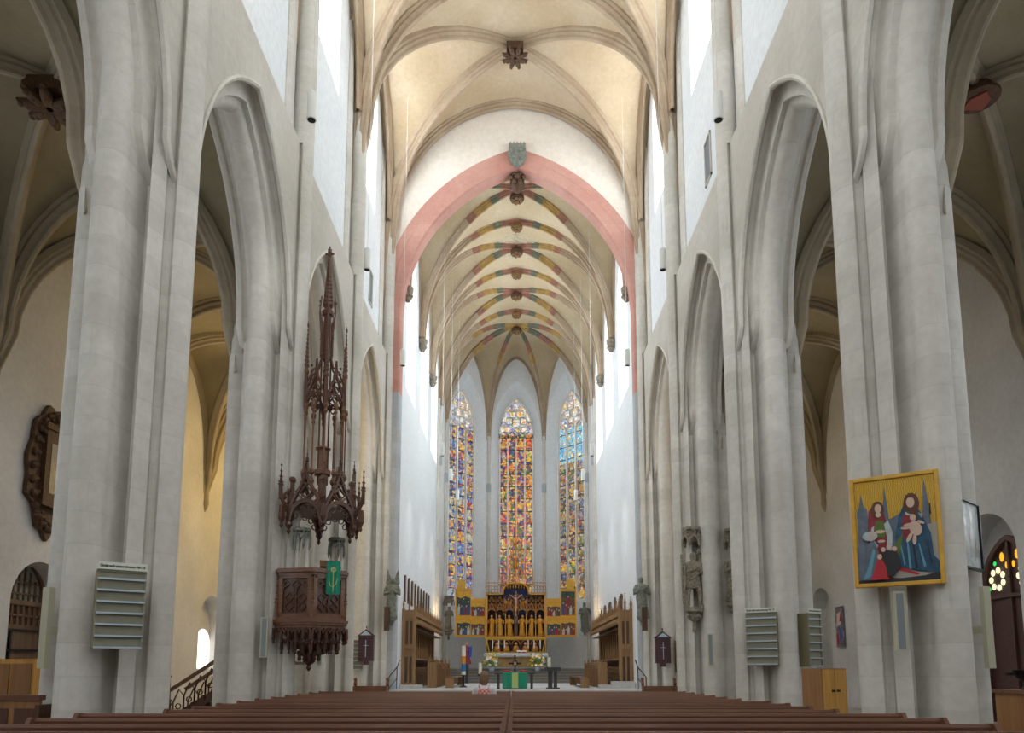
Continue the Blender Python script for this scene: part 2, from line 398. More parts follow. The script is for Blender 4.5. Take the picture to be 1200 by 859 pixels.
def pier_plan():
    P = []
    arc = lambda cx, cy, r, a, b, n: [(cx+r*cos(R(a+(b-a)*i/n)), cy+r*sin(R(a+(b-a)*i/n))) for i in range(n+1)]
    P += arc(5.50, 0, .28, 180, 252, 9)                      # nave shaft
    P += [(5.45, -.225), (5.50, -.17), (5.55, -.17), (5.585, -.23), (5.575, -.30)]                 # hollow
    P += [(5.555, -.33), (5.665, -.58), (5.68, -.56), (5.69, -.28), (5.875, -.28), (5.895, -.70)]
    P += arc(6.12, -.84, .235, 160, 365, 12)                  # big roll
    P += [(6.38, -.80), (6.40, -.74), (6.41, -.62), (6.46, -.46), (6.58, -.34), (6.66, -.30), (6.68, -.24)]
    P += arc(6.86, 0, .25, 228, 360, 9)
    lower = P
    return lower + [(x, -q) for x, q in lower[-2:0:-1]]
PLAN = pier_plan()
def pier(s, yc, ztop, label, mat):
    r = thing('stone_pier', label, 'pier', (s*6.1, yc, 0))
    mb = MB(); poly = [(s*x-s*6.1, q) for x, q in PLAN]
    if s < 0: poly = poly[::-1]
    mb.prism(poly, .45, ZST+.05)
    mb.build('pier_body', mat, r, smooth=28)
    # moulded plinth
    mb = MB(); k = 1.0
    for z0, z1, g in ((0, .3, 1.14), (.3, .38, 1.10), (.38, .5, 1.05)):
        mb.prism([(x*g, q*g) for x, q in poly], z0, z1)
    mb.build('plinth', mat, r, smooth=28)
    # the nave shaft runs on up to the vault
    mb = MB(); sh = [(s*(5.49-6.1+.27*cos(R(a))), .27*sin(R(a))) for a in range(0, 360, 15)]
    if s < 0: sh = sh[::-1]
    mb.prism(sh, ZST, NZS+.9)
    mb.build('vault_shaft', mat, r, smooth=40)
    mb = MB()
    for q in (-1, 1):
        mb.prism([(s*(5.66-6.1), q*.34), (s*(5.66-6.1), q*.56), (s*(5.74-6.1), q*.70), (s*(6.0-6.1), q*.70), (s*(6.0-6.1), q*.2)][::(1 if s*q > 0 else -1)], ZST-.4, NZS+3.2)
    mb.build('pilaster', mat, r)
    return r
for s in (-1, 1):
    for k, yc in enumerate(YC):
        if True:
            vis = k-2
            if k >= 3: lab = '%s sandstone pier on the %s%s' % (ordn[k-2], side_name[s],
                 {(-1, 3): ', with a notice board on it', (-1, 4): ', behind the carved pulpit', (1, 3): ', with the gold-ground panel painting', (1, 4): ', with a notice board on each face', (1, 5): ', with the stone saint under a canopy', (-1, 5): ', beyond the pulpit', (1, 6): ', half built into the chancel wall', (-1, 6): ', half built into the chancel wall'}.get((s, k), ''))
            else: lab = 'sandstone pier of the %s arcade standing %s' % (side_name[s], ['by the west wall', 'behind the camera', 'just outside the picture'][k])
            pier(s, yc, ZSP+.5, lab, M['pierstone'])

# arch moulding profile: (x, inward offset)
def arcp(cx, cy, r, a, b, n): return [(cx+r*cos(R(a+(b-a)*i/n)), cy+r*sin(R(a+(b-a)*i/n))) for i in range(n+1)]
AP = [(5.502, .0), (5.465, .005), (5.45, .05), (5.48, .095), (5.55, .10), (5.575, .04), (5.63, -.05), (5.71, -.03), (5.755, .06), (5.76, .2), (5.76, .34), (5.80, .345)]
AP += arcp(6.10, .33, .225, 175, 5, 10)
AP += [(6.34, .33), (6.36, .30), (6.39, .26), (6.42, .14), (6.53, .05), (6.62, .04), (6.66, .1), (6.74, .1), (6.80, .06), (6.81, .0), (6.782, .0)]
H0 = NB/2-.45; RA = ((ZAP-ZSP)**2+H0**2)/(2*H0); CA = RA-H0
def arcade_arch(s, yc, label):
    mb = MB(); n = 18; rows = []
    for side in (-1, 1):
        rows = []
        for i in range(-6, n+1):
            row = []
            for x, dq in AP:
                r_ = RA-dq; am = math.acos(CA/r_)
                if i < 0: y, z = min((r_-CA)+.17*(i*i)**.75, NB/2), i*.30
                else: a = am*i/n; y, z = r_*cos(a)-CA, r_*sin(a)
                row.append(V((s*x, yc+side*y, ZSP+z)))
            rows.append(row)
        mb.grid(rows, 0, flip=(s*side > 0))
    o = mb.build('arcade_arch', M['ribpale'], None, smooth=32)
    return tag(o, label, 'arch')
def spandrel(mb, s, yc, x, top, z0=None):
    n = 18; pts = []
    for side in (-1, 1):
        for i in range(n+1):
            am = math.acos(CA/RA); a = am*i/n; y, z = RA*cos(a)-CA, RA*sin(a)
            pts.append((side*y, z))
    L = pts[:n+1]; Rr = pts[n+1:]
    for seq in (L, Rr):
        for (a, za), (b, zb) in zip(seq[:-1], seq[1:]):
            mb.add([(s*x, yc+a, ZSP+za), (s*x, yc+b, ZSP+zb), (s*x, yc+b, top), (s*x, yc+a, top)], [(0, 1, 2, 3)])
    for side in (-1, 1):
        tl = [(H0, 0), (H0+.17, -.3), (NB/2, -.6)]
        for (a, za), (b, zb) in zip(tl[:-1], tl[1:]):
            mb.add([(s*x, yc+side*a, ZSP+za), (s*x, yc+side*b, ZSP+zb), (s*x, yc+side*b, top), (s*x, yc+side*a, top)], [(0, 1, 2, 3)])
for s in (-1, 1):
    mb = MB(); mu = MB()
    for k in range(6):
        yc = (YC[k]+YC[k+1])/2
        if k >= 2: lab = {2: 'moulded pointed arch overhead nearest the camera on the %s, mostly above the picture edge', 3: 'moulded pointed arch between the first and second piers on the %s', 4: 'moulded pointed arch between the second and third piers on the %s', 5: 'narrow looking pointed arch between the third %s pier and the chancel wall'}[k] % side_name[s]
        else: lab = 'moulded pointed arch of the %s arcade behind the camera, bay %s' % (side_name[s], ['by the west wall', 'next to the camera'][k])
        arcade_arch(s, yc, lab)
        spandrel(mb, s, yc, 5.5, ZST); spandrel(mb, s, yc, 6.78, 17)
        # sloped ledge
        mb.add([(s*5.5, YC[k], ZST), (s*5.5, YC[k+1], ZST), (s*(XW+.02), YC[k+1], ZST+.30), (s*(XW+.02), YC[k], ZST+.30)], [(0, 1, 2, 3)])
        # clerestory wall with its window
        mp = wallmap((s*XW, yc, 0), (0, 1, 0), (s, 0, 0)); h = 1.15; sill, spr, rise = 18.6+EZ, 22.6+EZ, 2.0
        out = pointed(h, rise, 8)
        wall_opening(mu, mp, -NB/2, NB/2, ZST, 28.5, 0, out, sill, spr, .32, .93)
        hh = h*.93; w = tag(MB().build('window_%d' % (k+1+(6 if s > 0 else 0)), M['tracery']), kind='structure')
        tm = MB(); o2 = pointed(hh, rise*.93, 8)
        tracery(tm, mp, 0, hh, sill, spr, rise*.93, 3, .26, .36, .09, rich=False)
        tm.build('window_tracery', M['tracery'], w)
        pane('window_pane', mp, 0, hh, sill, spr, o2, .33, M['white_glass'], w)
        # little slot opening low in the wall
        for ss_, kk, c in ((-1, 5, .62), (1, 4, -.45)):
            if (ss_, kk) != (s, k): continue
            fm = MB()
            for y_a, y_b, e, f in ((c-.32, c-.26, 15.9, 17.3), (c+.26, c+.32, 15.9, 17.3), (c-.32, c+.32, 17.24, 17.3), (c-.32, c+.32, 15.9, 15.96)): fm.box(*sorted((s*(XW-.04), s*(XW+.02))), yc+y_a, yc+y_b, e, f)
            fm.build('window_frame', M['stone'], w)
            MB().box(*sorted((s*(XW-.012), s*(XW+.02))), yc+c-.26, yc+c+.26, 15.96, 17.24).build('slot_shade', simple('slate blue shutter', (.16, .19, .22), .5), w)  # flat panel; its bluish dark colour stands for shade inside the slot
    struct(mb.build('wall_%s' % side_name[s], M['stone']))
    struct(mu.build('wall_%s_clerestory' % side_name[s], M['plaster']))

# nave vault
mb = MB(); rb = MB()
for k in range(6):
    y0, y1 = YC[k], YC[k+1]
    groin(mb, -NW, NW, y0, y1, NZS, NH)
    for sg in (-1, 1):      # strip from vault edge to wall over the lunette
        n = 16; rows = [[V((sg*NW, (y0+y1)/2+NB/2*-cos(pi*i/n), NZS+NH*F(-cos(pi*i/n)))) for i in range(n+1)], [V((sg*(XW+.05), (y0+y1)/2+NB/2*-cos(pi*i/n), NZS+NH*F(-cos(pi*i/n)))) for i in range(n+1)]]
        mb.grid(rows)
struct(mb.build('ceiling', M['vault'], smooth=35, solid=None))
tn = 0
def trim(mbx, mat, sm=35):
    global tn
    tn += 1; return struct(mbx.build('trim_%d' % tn, mat, None, smooth=sm))
for k in range(6):
    y0, y1 = YC[k], YC[k+1]; rb = MB()
    e = NW-.08
    rib(rb, (-e, y0+.12), (e, y1-.12), NZS, NH, scaled(RIB, 1.15), tail=(3.2, .45)); rib(rb, (e, y0+.12), (-e, y1-.12), NZS, NH, scaled(RIB, 1.15), tail=(3.2, .45))
    rib(rb, (-e, y0), (e, y0), NZS, NH, scaled(RIB, 1.3), tail=(3.2, .55))
    for sg in (-1, 1): rib(rb, (sg*NW, y0+.2), (sg*NW, y1-.2), NZS, NH, scaled(RIB, .9))
    trim(rb, M['rib'])
rb = MB(); rib(rb, (-NW, YC[-1]-.12), (NW, YC[-1]-.12), NZS-.2, NH+.2, scaled(RIB, 1.1), tail=(4.5, .35)); trim(rb, M['rib'])

# ------------------------------------------------------------------ aisles
AX0, AX1 = 6.9, 13.0; AZS, AH = 8.4+EZ, 4.2; AYE = YC[-1]+NB
for s in (-1, 1):
    mb = MB(); rb = MB(); ys = YC + [AYE]
    for k in range(7):
        y0, y1 = ys[k], ys[k+1]; a, b = sorted((s*AX0, s*AX1))
        groin(mb, a, b, y0, y1, AZS, AH, 14)
        rib(rb, (a+.1, y0+.1), (b-.1, y1-.1), AZS, AH, RIB, n=20, tail=(1.2, .35)); rib(rb, (b-.1, y0+.1), (a+.1, y1-.1), AZS, AH, RIB, n=20, tail=(1.2, .35))
        rib(rb, (a, y0), (b, y0), AZS, AH, scaled(RIB, 1.25), n=20, tail=(1.2, .4))
        rib(rb, (s*AX1, y0+.1), (s*AX1, y1-.1), AZS, AH, scaled(RIB, .8), n=20, tail=(.8, .1))
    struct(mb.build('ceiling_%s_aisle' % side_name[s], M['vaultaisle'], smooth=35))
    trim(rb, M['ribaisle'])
    mw = MB(); mp = wallmap((s*AX1, 0, 0), (0, 1, 0), (s, 0, 0))
    for k in range(7):
        y0, y1 = ys[k], ys[k+1]; yc = (y0+y1)/2
        if k in (4, 6): continue
        if k == 5: yc -= .95
        out = pointed(1.1, 1.9, 8)
        wall_opening(mw, mp, y0, y1, 0, 15, yc, out, 4.5, 9.6, .5, .9)
        w = tag(MB().build('window_%d' % (20+k+(8 if s > 0 else 0)), M['tracery']), kind='structure')
        tm = MB(); tracery(tm, mp, yc, .99, 4.5, 9.6, 1.71, 3, .4, .5, .09, rich=False); tm.build('window_tracery', M['tracery'], w)
        pane('window_pane', mp, yc, .99, 4.5, 9.6, pointed(.99, 1.71, 8), .47, M['side_glass'], w)
    if s < 0:
        wall_opening(mw, mp, YC[4], YC[5], 0, 15, 19.2, pointed(1.15, 1.15, 10), 0, 3.25, .75, 1.)      # door niche
        mw.add([mp(YC[4], 0, .75), mp(YC[5], 0, .75), mp(YC[5], 6, .75), mp(YC[4], 6, .75)], [(0, 1, 2, 3)])
        wall_opening(mw, mp, YC[6], AYE, 0, 15, 30.2, pointed(1.25, 1.25, 10), 1.2, 3.35, .6, .95)
        w = tag(MB().build('window_19', M['tracery']), kind='structure')
        pane('window_pane', mp, 30.2, 1.2, 1.5, 2.5, pointed(1.2, .5, 10), .58, M['niche_glass'], w)
        mw.add([mp(28.7, 1, .6), mp(31.5, 1, .6), mp(31.5, 5, .6), mp(28.7, 5, .6)], [(0, 1, 2, 3)])
    else:
        wall_opening(mw, mp, YC[4], YC[5], 0, 15, 19.2, pointed(1.2, 1.2, 10), 0, 4.55, .75, 1.)
        mw.add([mp(YC[4], 0, .75), mp(YC[5], 0, .75), mp(YC[5], 6, .75), mp(YC[4], 6, .75)], [(0, 1, 2, 3)])
        wall_opening(mw, mp, YC[6], AYE, 0, 15, 29.85, pointed(.9, .9, 10), 1.2, 4.0, .6, .95)
        mw.add([mp(28.6, 1, .6), mp(31.4, 1, .6), mp(31.4, 5.3, .6), mp(28.6, 5.3, .6)], [(0, 1, 2, 3)])
    mw.add([(s*6.2, AYE, 0), (s*13, AYE, 0), (s*13, AYE, 15), (s*6.2, AYE, 15)], [(0, 1, 2, 3)])
    mw.add([(s*6.3, YC[-1], 0), (s*6.3, AYE, 0), (s*6.3, AYE, 15), (s*6.3, YC[-1], 15)], [(0, 1, 2, 3)])
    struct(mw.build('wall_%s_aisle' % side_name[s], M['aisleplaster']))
    for k in (4, 5, 6):            # corbelled half shafts on the outer wall under the vault springing
        cm = MB(); cm.lathe([(.02, 8.0), (.10, 8.15), (.16, 8.35), (.14, 8.5), (.14, AZS+.3)], (s*AX1, ys[k], 0), 12)
        trim(cm, M['ribaisle'])

# west end
mb = MB(); mp = wallmap((0, YW, 0), (1, 0, 0), (0, -1, 0))
wall_opening(mb, mp, -13.2, 13.2, 0, 28.5, 0, pointed(2.8, 3.6, 10), 8., 19., .5, .95)
struct(mb.build('wall_west', M['plaster']))
w = tag(MB().build('window_40', M['tracery']), kind='structure')
tm = MB(); tracery(tm, mp, 0, 2.66, 8., 19., 3.4, 5, .35, .5, .14, rich=False); tm.build('window_tracery', M['tracery'], w)
pane('window_pane', mp, 0, 2.66, 8., 19., pointed(2.66, 3.4, 10), .45, M['west_glass'], w)

# floors
struct(MB().box(-13.3, 13.3, YW, 27.0, -.3, 0).build('floor', M['floor']))
fm = MB(); fm.box(-13.3, 13.3, 27.0, 29.0, -.3, 0)
for i in range(4): fm.box(-5.0, 5.2, 27.0+i*.36, 29.0, .0+.16*i, .16*(i+1))
fm.box(-13.3, 13.3, 29.0, 37, -.3, 0.0)
struct(fm.build('floor_chancel_steps', M['chanfloor']))
struct(MB().box(-5.2, 5.5, 29.0, 52, -.3, .65).build('floor_choir', M['chanfloor']))

# ------------------------------------------------------------------ chancel arch wall
CX = .10; YA0, YA1 = YC[-1], YC[-1]+.55
CHS, CHA = 15.2+EZ, 22.1+EZ-(15.2+EZ)
mb = MB(); mp = wallmap((0, YA0, 0), (1, 0, 0), (0, 1, 0))
wall_opening(mb, mp, -6.4, 6.4, 0, 28.5, CX, pointed(5.04, CHA, 20), 0, CHS, YA1-YA0, 1., open_bottom=True)
struct(mb.build('wall_chancel_arch', stone('warm chancel wall plaster', (.80, .74, .66), (.86, .81, .74), course=0, big=.4), smooth=25))
# painted band round the opening
def band(z_lo, z_hi, name, mat):
    b = MB(); ri = pointed(5.04, CHA, 24)
    r0 = (CHA**2+5.04**2)/(2*5.04); c = r0-5.04; r1 = r0+.93
    for side in (-1, 1):
        fr = []
        am0 = math.acos(c/r0); am1 = math.acos(c/r1); n = 24
        pts = []
        for z in (0., 3., 6., 9., 12., 13.2, CHS): pts.append((5.04, z, 5.97, z))
        for i in range(1, n+1): pts.append((r0*cos(am0*i/n)-c, CHS+r0*sin(am0*i/n), r1*cos(am1*i/n)-c, CHS+r1*sin(am1*i/n)))
        pts = [(a, z, min(b_, 5.62 if side > 0 else 5.60), zb) for a, z, b_, zb in pts if z_lo <= z <= z_hi]
        rows = []
        for a, z, b_, zb in pts:
            rows.append([V((CX+side*(a-.02), YA1+.01, z)), V((CX+side*(a-.02), YA0-.0, z)), V((CX+side*(a+.06), YA0-.07, z+.02)), V((CX+side*(a+(b_-a)*.55), YA0-.07, z+(zb-z)*.55)), V((CX+side*(a+(b_-a)*.6), YA0-.03, z+(zb-z)*.6)), V((CX+side*b_, YA0-.03, zb)), V((CX+side*b_, YA0+.01, zb))])
        b.grid(rows, 0, flip=side > 0)
    return struct(b.build(name, mat, smooth=30))
band(13.2, 99, 'trim_arch_band', M['pink']); band(0, 13.2, 'trim_arch_quoins', M['greyquoin'])

# ------------------------------------------------------------------ choir
KZS, KH, KW = 16.9+EZ, 6.6, 5.04
KY = [YA1, 34.6, 39.15, 43.91]; OC = 46.0; HS = 2.088
mb = MB()
for k in range(3): groin(mb, CX-KW, CX+KW, KY[k], KY[k+1], KZS, KH, 16)
cor = [(-5.04, 43.91), (-5.04, 48.09), (-2.088, 51.04), (2.088, 51.04), (5.04, 48.09), (5.04, 43.91)]
cor = [(x+CX, y) for x, y in cor]
for i in range(6):
    A, B = V(cor[i]), V(cor[(i+1) % 6]); C_ = V((CX, OC)); m_ = (A+B)/2; n = 14
    fn = F if i in (0, 4, 5) else FP
    rows = []
    for a in range(n+1):
        r = sin(pi/2*a/n) if i == 5 else a/n
        row = []
        for b in range(n+1):
            sg = -1+2*b/n; p = C_+(m_-C_)*r+(B-A)/2*sg*r; row.append(V((p.x, p.y, KZS+KH*F(sg*r))))
        rows.append(row)
    mb.grid(rows)
struct(mb.build('ceiling_choir', M['vaultchoir'], smooth=30))
cols = [1, 3, 2, 1, 2, 3]
def paint(n, lim=.5):
    def f(i):
        t = abs(cos(pi*(i+.5)/n))
        return 0 if t > lim else 1+int(t/lim*3.6) % 3
    return f
KR = scaled(RIB, .85)
RM = [M['rib'], M['rp'], M['rg'], M['ry']]
for k in range(3):
    rb = MB(); y0, y1 = KY[k], KY[k+1]; a, b = CX-KW+.05, CX+KW-.05
    rib(rb, (a, y0+.08), (b, y1-.08), KZS, KH, KR, n=36, mfun=paint(36)); rib(rb, (b, y0+.08), (a, y1-.08), KZS, KH, KR, n=36, mfun=paint(36))
    rib(rb, (a, y1), (b, y1), KZS, KH, scaled(RIB, .95), n=36, mfun=paint(36))
    if k == 0: rib(rb, (a, y0+.1), (b, y0+.1), KZS, KH, scaled(RIB, .95), n=36, mfun=paint(36))
    for sg in (-1, 1): rib(rb, (CX+sg*KW, y0+.1), (CX+sg*KW, y1-.1), KZS, KH, scaled(RIB, .7), n=20, mfun=lambda i: 0)
    trim(rb, RM)
rb = MB()
for i in range(6):
    A = cor[i]; ctr = (2*CX-A[0], 2*OC-A[1])
    rib(rb, A, ctr, KZS, KH, scaled(RIB, .8), n=18, t0=-.995, t1=0., mfun=lambda i: 0 if i < 10 else 1+(i // 2) % 3)
for i in range(5):
    rib(rb, cor[i], cor[i+1], KZS, KH, scaled(RIB, .6), n=20, mfun=lambda i: 0)
trim(rb, RM)

rs = MB()
def vz(x, y): return KZS+KH*max(F(x/KW), F((y-36.87)/2.27))-.03
for rad, am_, lb in ((.62, .12, 8), (.95, .10, 12), (1.15, .05, 16)):
    P = [(rad*(1+am_*cos(lb*2*pi*i/96))*cos(2*pi*i/96), rad*(1+am_*cos(lb*2*pi*i/96))*sin(2*pi*i/96)) for i in range(97)]
    rs.tube([(CX+x, 36.87+y, vz(x, 36.87+y)) for x, y in P], .022, 4)
for k in range(16): a_ = 2*pi*k/16+.2; rs.tube([(CX+q*cos(a_+.3*sin(q*6)), 36.87+q*sin(a_+.3*sin(q*6)), vz(q*cos(a_), 36.87+q*sin(a_))) for q in (.45, .65, .85, 1.1)], .018, 4)
struct(rs.build('trim_lace_rosette', simple('pale lace painting', (.62, .58, .50), .8)))
# choir side walls with windows high under the vault
wn_ = 50
for sg in (-1, 1):
    mb = MB(); mp = wallmap((CX+sg*KW, 0, 0), (0, 1, 0), (sg, 0, 0))
    for k in range(3):
        y0, y1 = KY[k], KY[k+1]; yc = (y0+y1)/2
        wall_opening(mb, mp, y0, y1, .3, 25.6, yc, pointed(1.5, 2.2, 10), 14.2, 19.4, .8, .85)
        w = tag(MB().build('window_%d' % wn_, M['tracery']), kind='structure'); wn_ += 1
        hh = 1.5*.85; tm = MB(); tracery(tm, mp, yc, hh, 14.2, 19.4, 2.2*.85, 3, .70, .82, .09, rich=False); tm.build('window_tracery', M['tracery'], w)
        pane('window_pane', mp, yc, hh, 14.2, 19.4, pointed(hh, 2.2*.85, 10), .79, M['choir_glass'], w)
    wall_opening(mb, mp, KY[3], 48.09, .3, 25.6)
    struct(mb.build('wall_choir_%s' % side_name[sg], M['choirwall']))
# apse walls
for i, (nm, gm) in enumerate((('left', 'sg_left'), ('east', 'sg_center'), ('right', 'sg_right'))):
    A, B = V((*cor[i+1], 0)), V((*cor[i+2], 0)); du = (B-A).normalized(); dd = V((0, 0, 1)).cross(du)
    mid = (A+B)/2
    if dd.dot(mid-V((CX, OC, 0))) < 0: dd = -dd
    mp = wallmap((mid.x, mid.y, 0), du, dd); mb = MB()
    lan = 4 if i == 1 else 3; h = 1.80; k_ = 1.28/1.80
    sill = 6.3 if i != 1 else 6.5; spr = 19.15; rise = 4.0
    wall_opening(mb, mp, -HS, HS, .3, 25.6, 0, pointed(h, rise, 14), sill, spr, .75, k_)
    struct(mb.build('wall_apse_%s' % nm, M['choirwall'], smooth=25))
    w = tag(MB().build('window_%d' % wn_, M['tracery']), kind='structure'); wn_ += 1
    tm = MB(); tracery(tm, mp, 0, 1.28, sill, spr, rise*k_, lan, .55, .76, .12); tm.build('window_tracery', M['tracery'], w)
    pane('window_pane', mp, 0, 1.28, sill, spr, pointed(1.28, rise*k_, 12), .73, M[gm], w, M['sg_head'])
# wall shafts at the apse corners and last bays
sh = MB()
for (x, y) in cor:
    d = V((CX-x, OC-y)).normalized()*.1
    sh.lathe([(.13, .65), (.13, 5.9), (.17, 5.95), (.17, 6.05), (.12, 6.1), (.12, KZS+.3)], (x+d.x, y+d.y, 0), 12)
for sg in (-1, 1): sh.lathe([(.13, .65), (.12, KZS+.3)], (CX+sg*(KW-.03), KY[3]-.45, 0), 12)
trim(sh, M['ribpale'])
cp = MB()
for (x, y) in cor:
    d = V((CX-x, OC-y)).normalized()*.1
    cp.lathe([(.12, 14.4), (.17, 14.5), (.17, 15.0), (.12, 15.1)], (x+d.x, y+d.y, 0), 12)
trim(cp, M['greyquoin'])
# altar platform steps
fm = MB()
for i in range(5): fm.box(CX-5.0, CX+5.0, 41.4+i*.38, 52, .65+.17*i-.01, .65+.17*(i+1))
for i in range(5): fm.box(CX-5.0, CX+5.0, 41.36+i*.38, 41.44+i*.38, .65+.17*(i+1)-.035, .65+.17*(i+1)+.004, 1)
struct(fm.build('floor_altar_steps', [M['step'], M['floor']]))

# ------------------------------------------------------------------ camera, world, exposure
cam = bpy.data.cameras.new('camera'); co = bpy.data.objects.new('camera', cam); COL.objects.link(co)
FPX = 825.; TH = math.atan(.1216)
cam.sensor_fit = 'HORIZONTAL'; cam.sensor_width = 36; cam.lens = 36*FPX/1200
cam.shift_x = -3.5/1200; cam.shift_y = (683.-429.5)/1200
co.location = (0, 0, EZ); co.rotation_euler = (pi/2+TH, 0, 0); cam.clip_end = 200
S.camera = co
wd = bpy.data.worlds.new('sky'); S.world = wd; wd.use_nodes = True
wd.node_tree.nodes['Background'].inputs[0].default_value = (.6, .75, 1, 1); wd.node_tree.nodes['Background'].inputs[1].default_value = .5
S.view_settings.view_transform = 'Standard'; S.view_settings.look = 'None'; S.view_settings.gamma = 1
S.view_settings.exposure = 0.28
S.cycles.max_bounces = 8; S.cycles.diffuse_bounces = 6; S.cycles.glossy_bounces = 2
# ================================================================== FURNISHINGS
W_ = {}
W_['pew'] = wood('red brown pew wood', (.060, .020, .010), (.11, .038, .019), .55, 0, 2.2, .0)
W_['pewrail'] = wood('pew rail wood with top sheen', (.105, .040, .020), (.175, .072, .038), .5, 0, 2.2, .05)  # lighter than the backs; the top rails' reflected light is in this colour
W_['pulpit'] = wood('carved oak of the pulpit', (.060, .024, .012), (.125, .050, .026), .5, 2, 3.)
W_['pulpitlight'] = wood('lighter oak moulding', (.13, .055, .028), (.22, .10, .05), .45, 0, 3.)
W_['stall'] = wood('choir stall oak', (.22, .12, .05), (.36, .205, .09), .55, 2, 3.)
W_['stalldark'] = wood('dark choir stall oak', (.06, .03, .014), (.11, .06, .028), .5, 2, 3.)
W_['yellow'] = wood('yellow pine', (.50, .24, .045), (.66, .36, .085), .4, 2, 2.5)
W_['brownply'] = wood('brown veneer', (.26, .12, .045), (.36, .18, .07), .45, 2, 2.5)
W_['door'] = wood('old dark door oak', (.10, .055, .03), (.18, .10, .055), .6, 2, 2.5)
M['gold'] = simple('gilding', (.60, .29, .03), .38, .45, var=.3, vs=14, bump=.4)
M['golddull'] = simple('dull gilding', (.46, .20, .035), .45, .3, var=.3, vs=12, bump=.5)
M['goldpaint'] = simple('gold painted frame', (.62, .35, .04), .5, .1, var=.12, vs=6)
M['shrine'] = simple('dark shrine interior', (.035, .02, .02), .8)
M['navy'] = simple('navy shrine panel', (.02, .04, .13), .7)
M['skin'] = simple('painted flesh', (.66, .36, .24), .6)
M['white'] = simple('white linen', (.85, .85, .87), .8, var=.04)
M['wax'] = simple('ivory wax', (.86, .87, .78), .5)
M['black'] = simple('black iron', (.02, .02, .022), .4, .5)
M['darkstone'] = simple('black polished stone', (.05, .05, .055), .3, var=.2)
M['green'] = simple('green brocade', (.01, .26, .17), .7, var=.15, vs=20)
M['greenlight'] = simple('yellow green embroidery', (.42, .55, .20), .7)
M['red'] = simple('crimson cloth', (.45, .02, .03), .7)
M['cream'] = simple('cream enamel', (.50, .49, .36), .4)
M['greyfab'] = simple('grey speaker cloth', (.22, .26, .28), .7)
M['greyalu'] = simple('pale blue metal rail', (.50, .60, .68), .3, .3)
M['boardfab'] = simple('khaki board felt', (.25, .24, .175), .8, var=.06, vs=10)
M['boardside'] = simple('olive brown board side', (.22, .19, .11), .7)
M['plate'] = simple('pale cream title plate', (.72, .76, .66), .5)
M['ink'] = simple('black lettering', (.02, .02, .015), .6)
M['purple'] = simple('purple brown paint', (.085, .035, .045), .5, var=.2, vs=20)
M['tinglass'] = simple('pale blue gable panel', (.45, .60, .72), .2)
M['statue'] = simple('weathered statue stone', (.27, .24, .185), .9, var=.45, vs=14, bump=.8)
M['statuegrey'] = simple('grey green statue stone', (.20, .22, .19), .85, var=.3, vs=9, bump=.5)
M['foliage'] = simple('fresh green leaves', (.16, .34, .05), .6, var=.3, vs=20)
M['fwhite'] = simple('white petals', (.85, .88, .90), .7); M['fyellow'] = simple('yellow petals', (.90, .62, .05), .7); M['forange'] = simple('orange petals', (.90, .33, .02), .7)
M['bossbrown'] = simple('carved brown boss', (.085, .042, .02), .7, var=.4, vs=14, bump=.6)
M['bossgold'] = simple('carved golden brown boss', (.22, .12, .045), .6, var=.4, vs=14, bump=.6)
M['bossstone'] = simple('carved grey corbel', (.26, .22, .17), .8, var=.35, vs=12, bump=.6)
M['tin'] = simple('white lamp enamel', (.70, .72, .70), .4)
M['wire'] = simple('pale steel wire', (.62, .62, .60), .4, .3)

def text_mesh(c):
    t = bpy.data.objects.new('t', c); COL.objects.link(t); bpy.context.view_layer.update()
    me = bpy.data.meshes.new_from_object(t.evaluated_get(bpy.context.evaluated_depsgraph_get())); bpy.data.objects.remove(t)
    o = bpy.data.objects.new('lettering', me); COL.objects.link(o); return o
def P_(name, mb, mat, parent, **k): return mb.build(name, mat, parent, **k)
def pinnacle(mb, x, y, z, h, r, mi=0, n=4, cro=5):
    """square shaft with a crocketed spire and a cross-shaped finial"""
    pr = [(r, 0), (r, h*.38), (r*1.45, h*.39), (r*1.45, h*.42), (r*.95, h*.44)]
    for i in range(cro):
        t = i/cro; rr = r*.95*(1-t)+r*.18*t; zz = h*(.44+.46*t)
        pr += [(rr*.9, zz+h*.01), (rr*1.5, zz+h*.035), (rr*1.45, zz+h*.055), (rr*.75, zz+h*.062)]
    pr += [(r*.18, h*.92), (r*.6, h*.94), (r*.6, h*.965), (r*.16, h*.975), (r*.28, h*.99), (0, h)]
    mb.lathe(pr, (x, y, z), n, mi, pi/4)
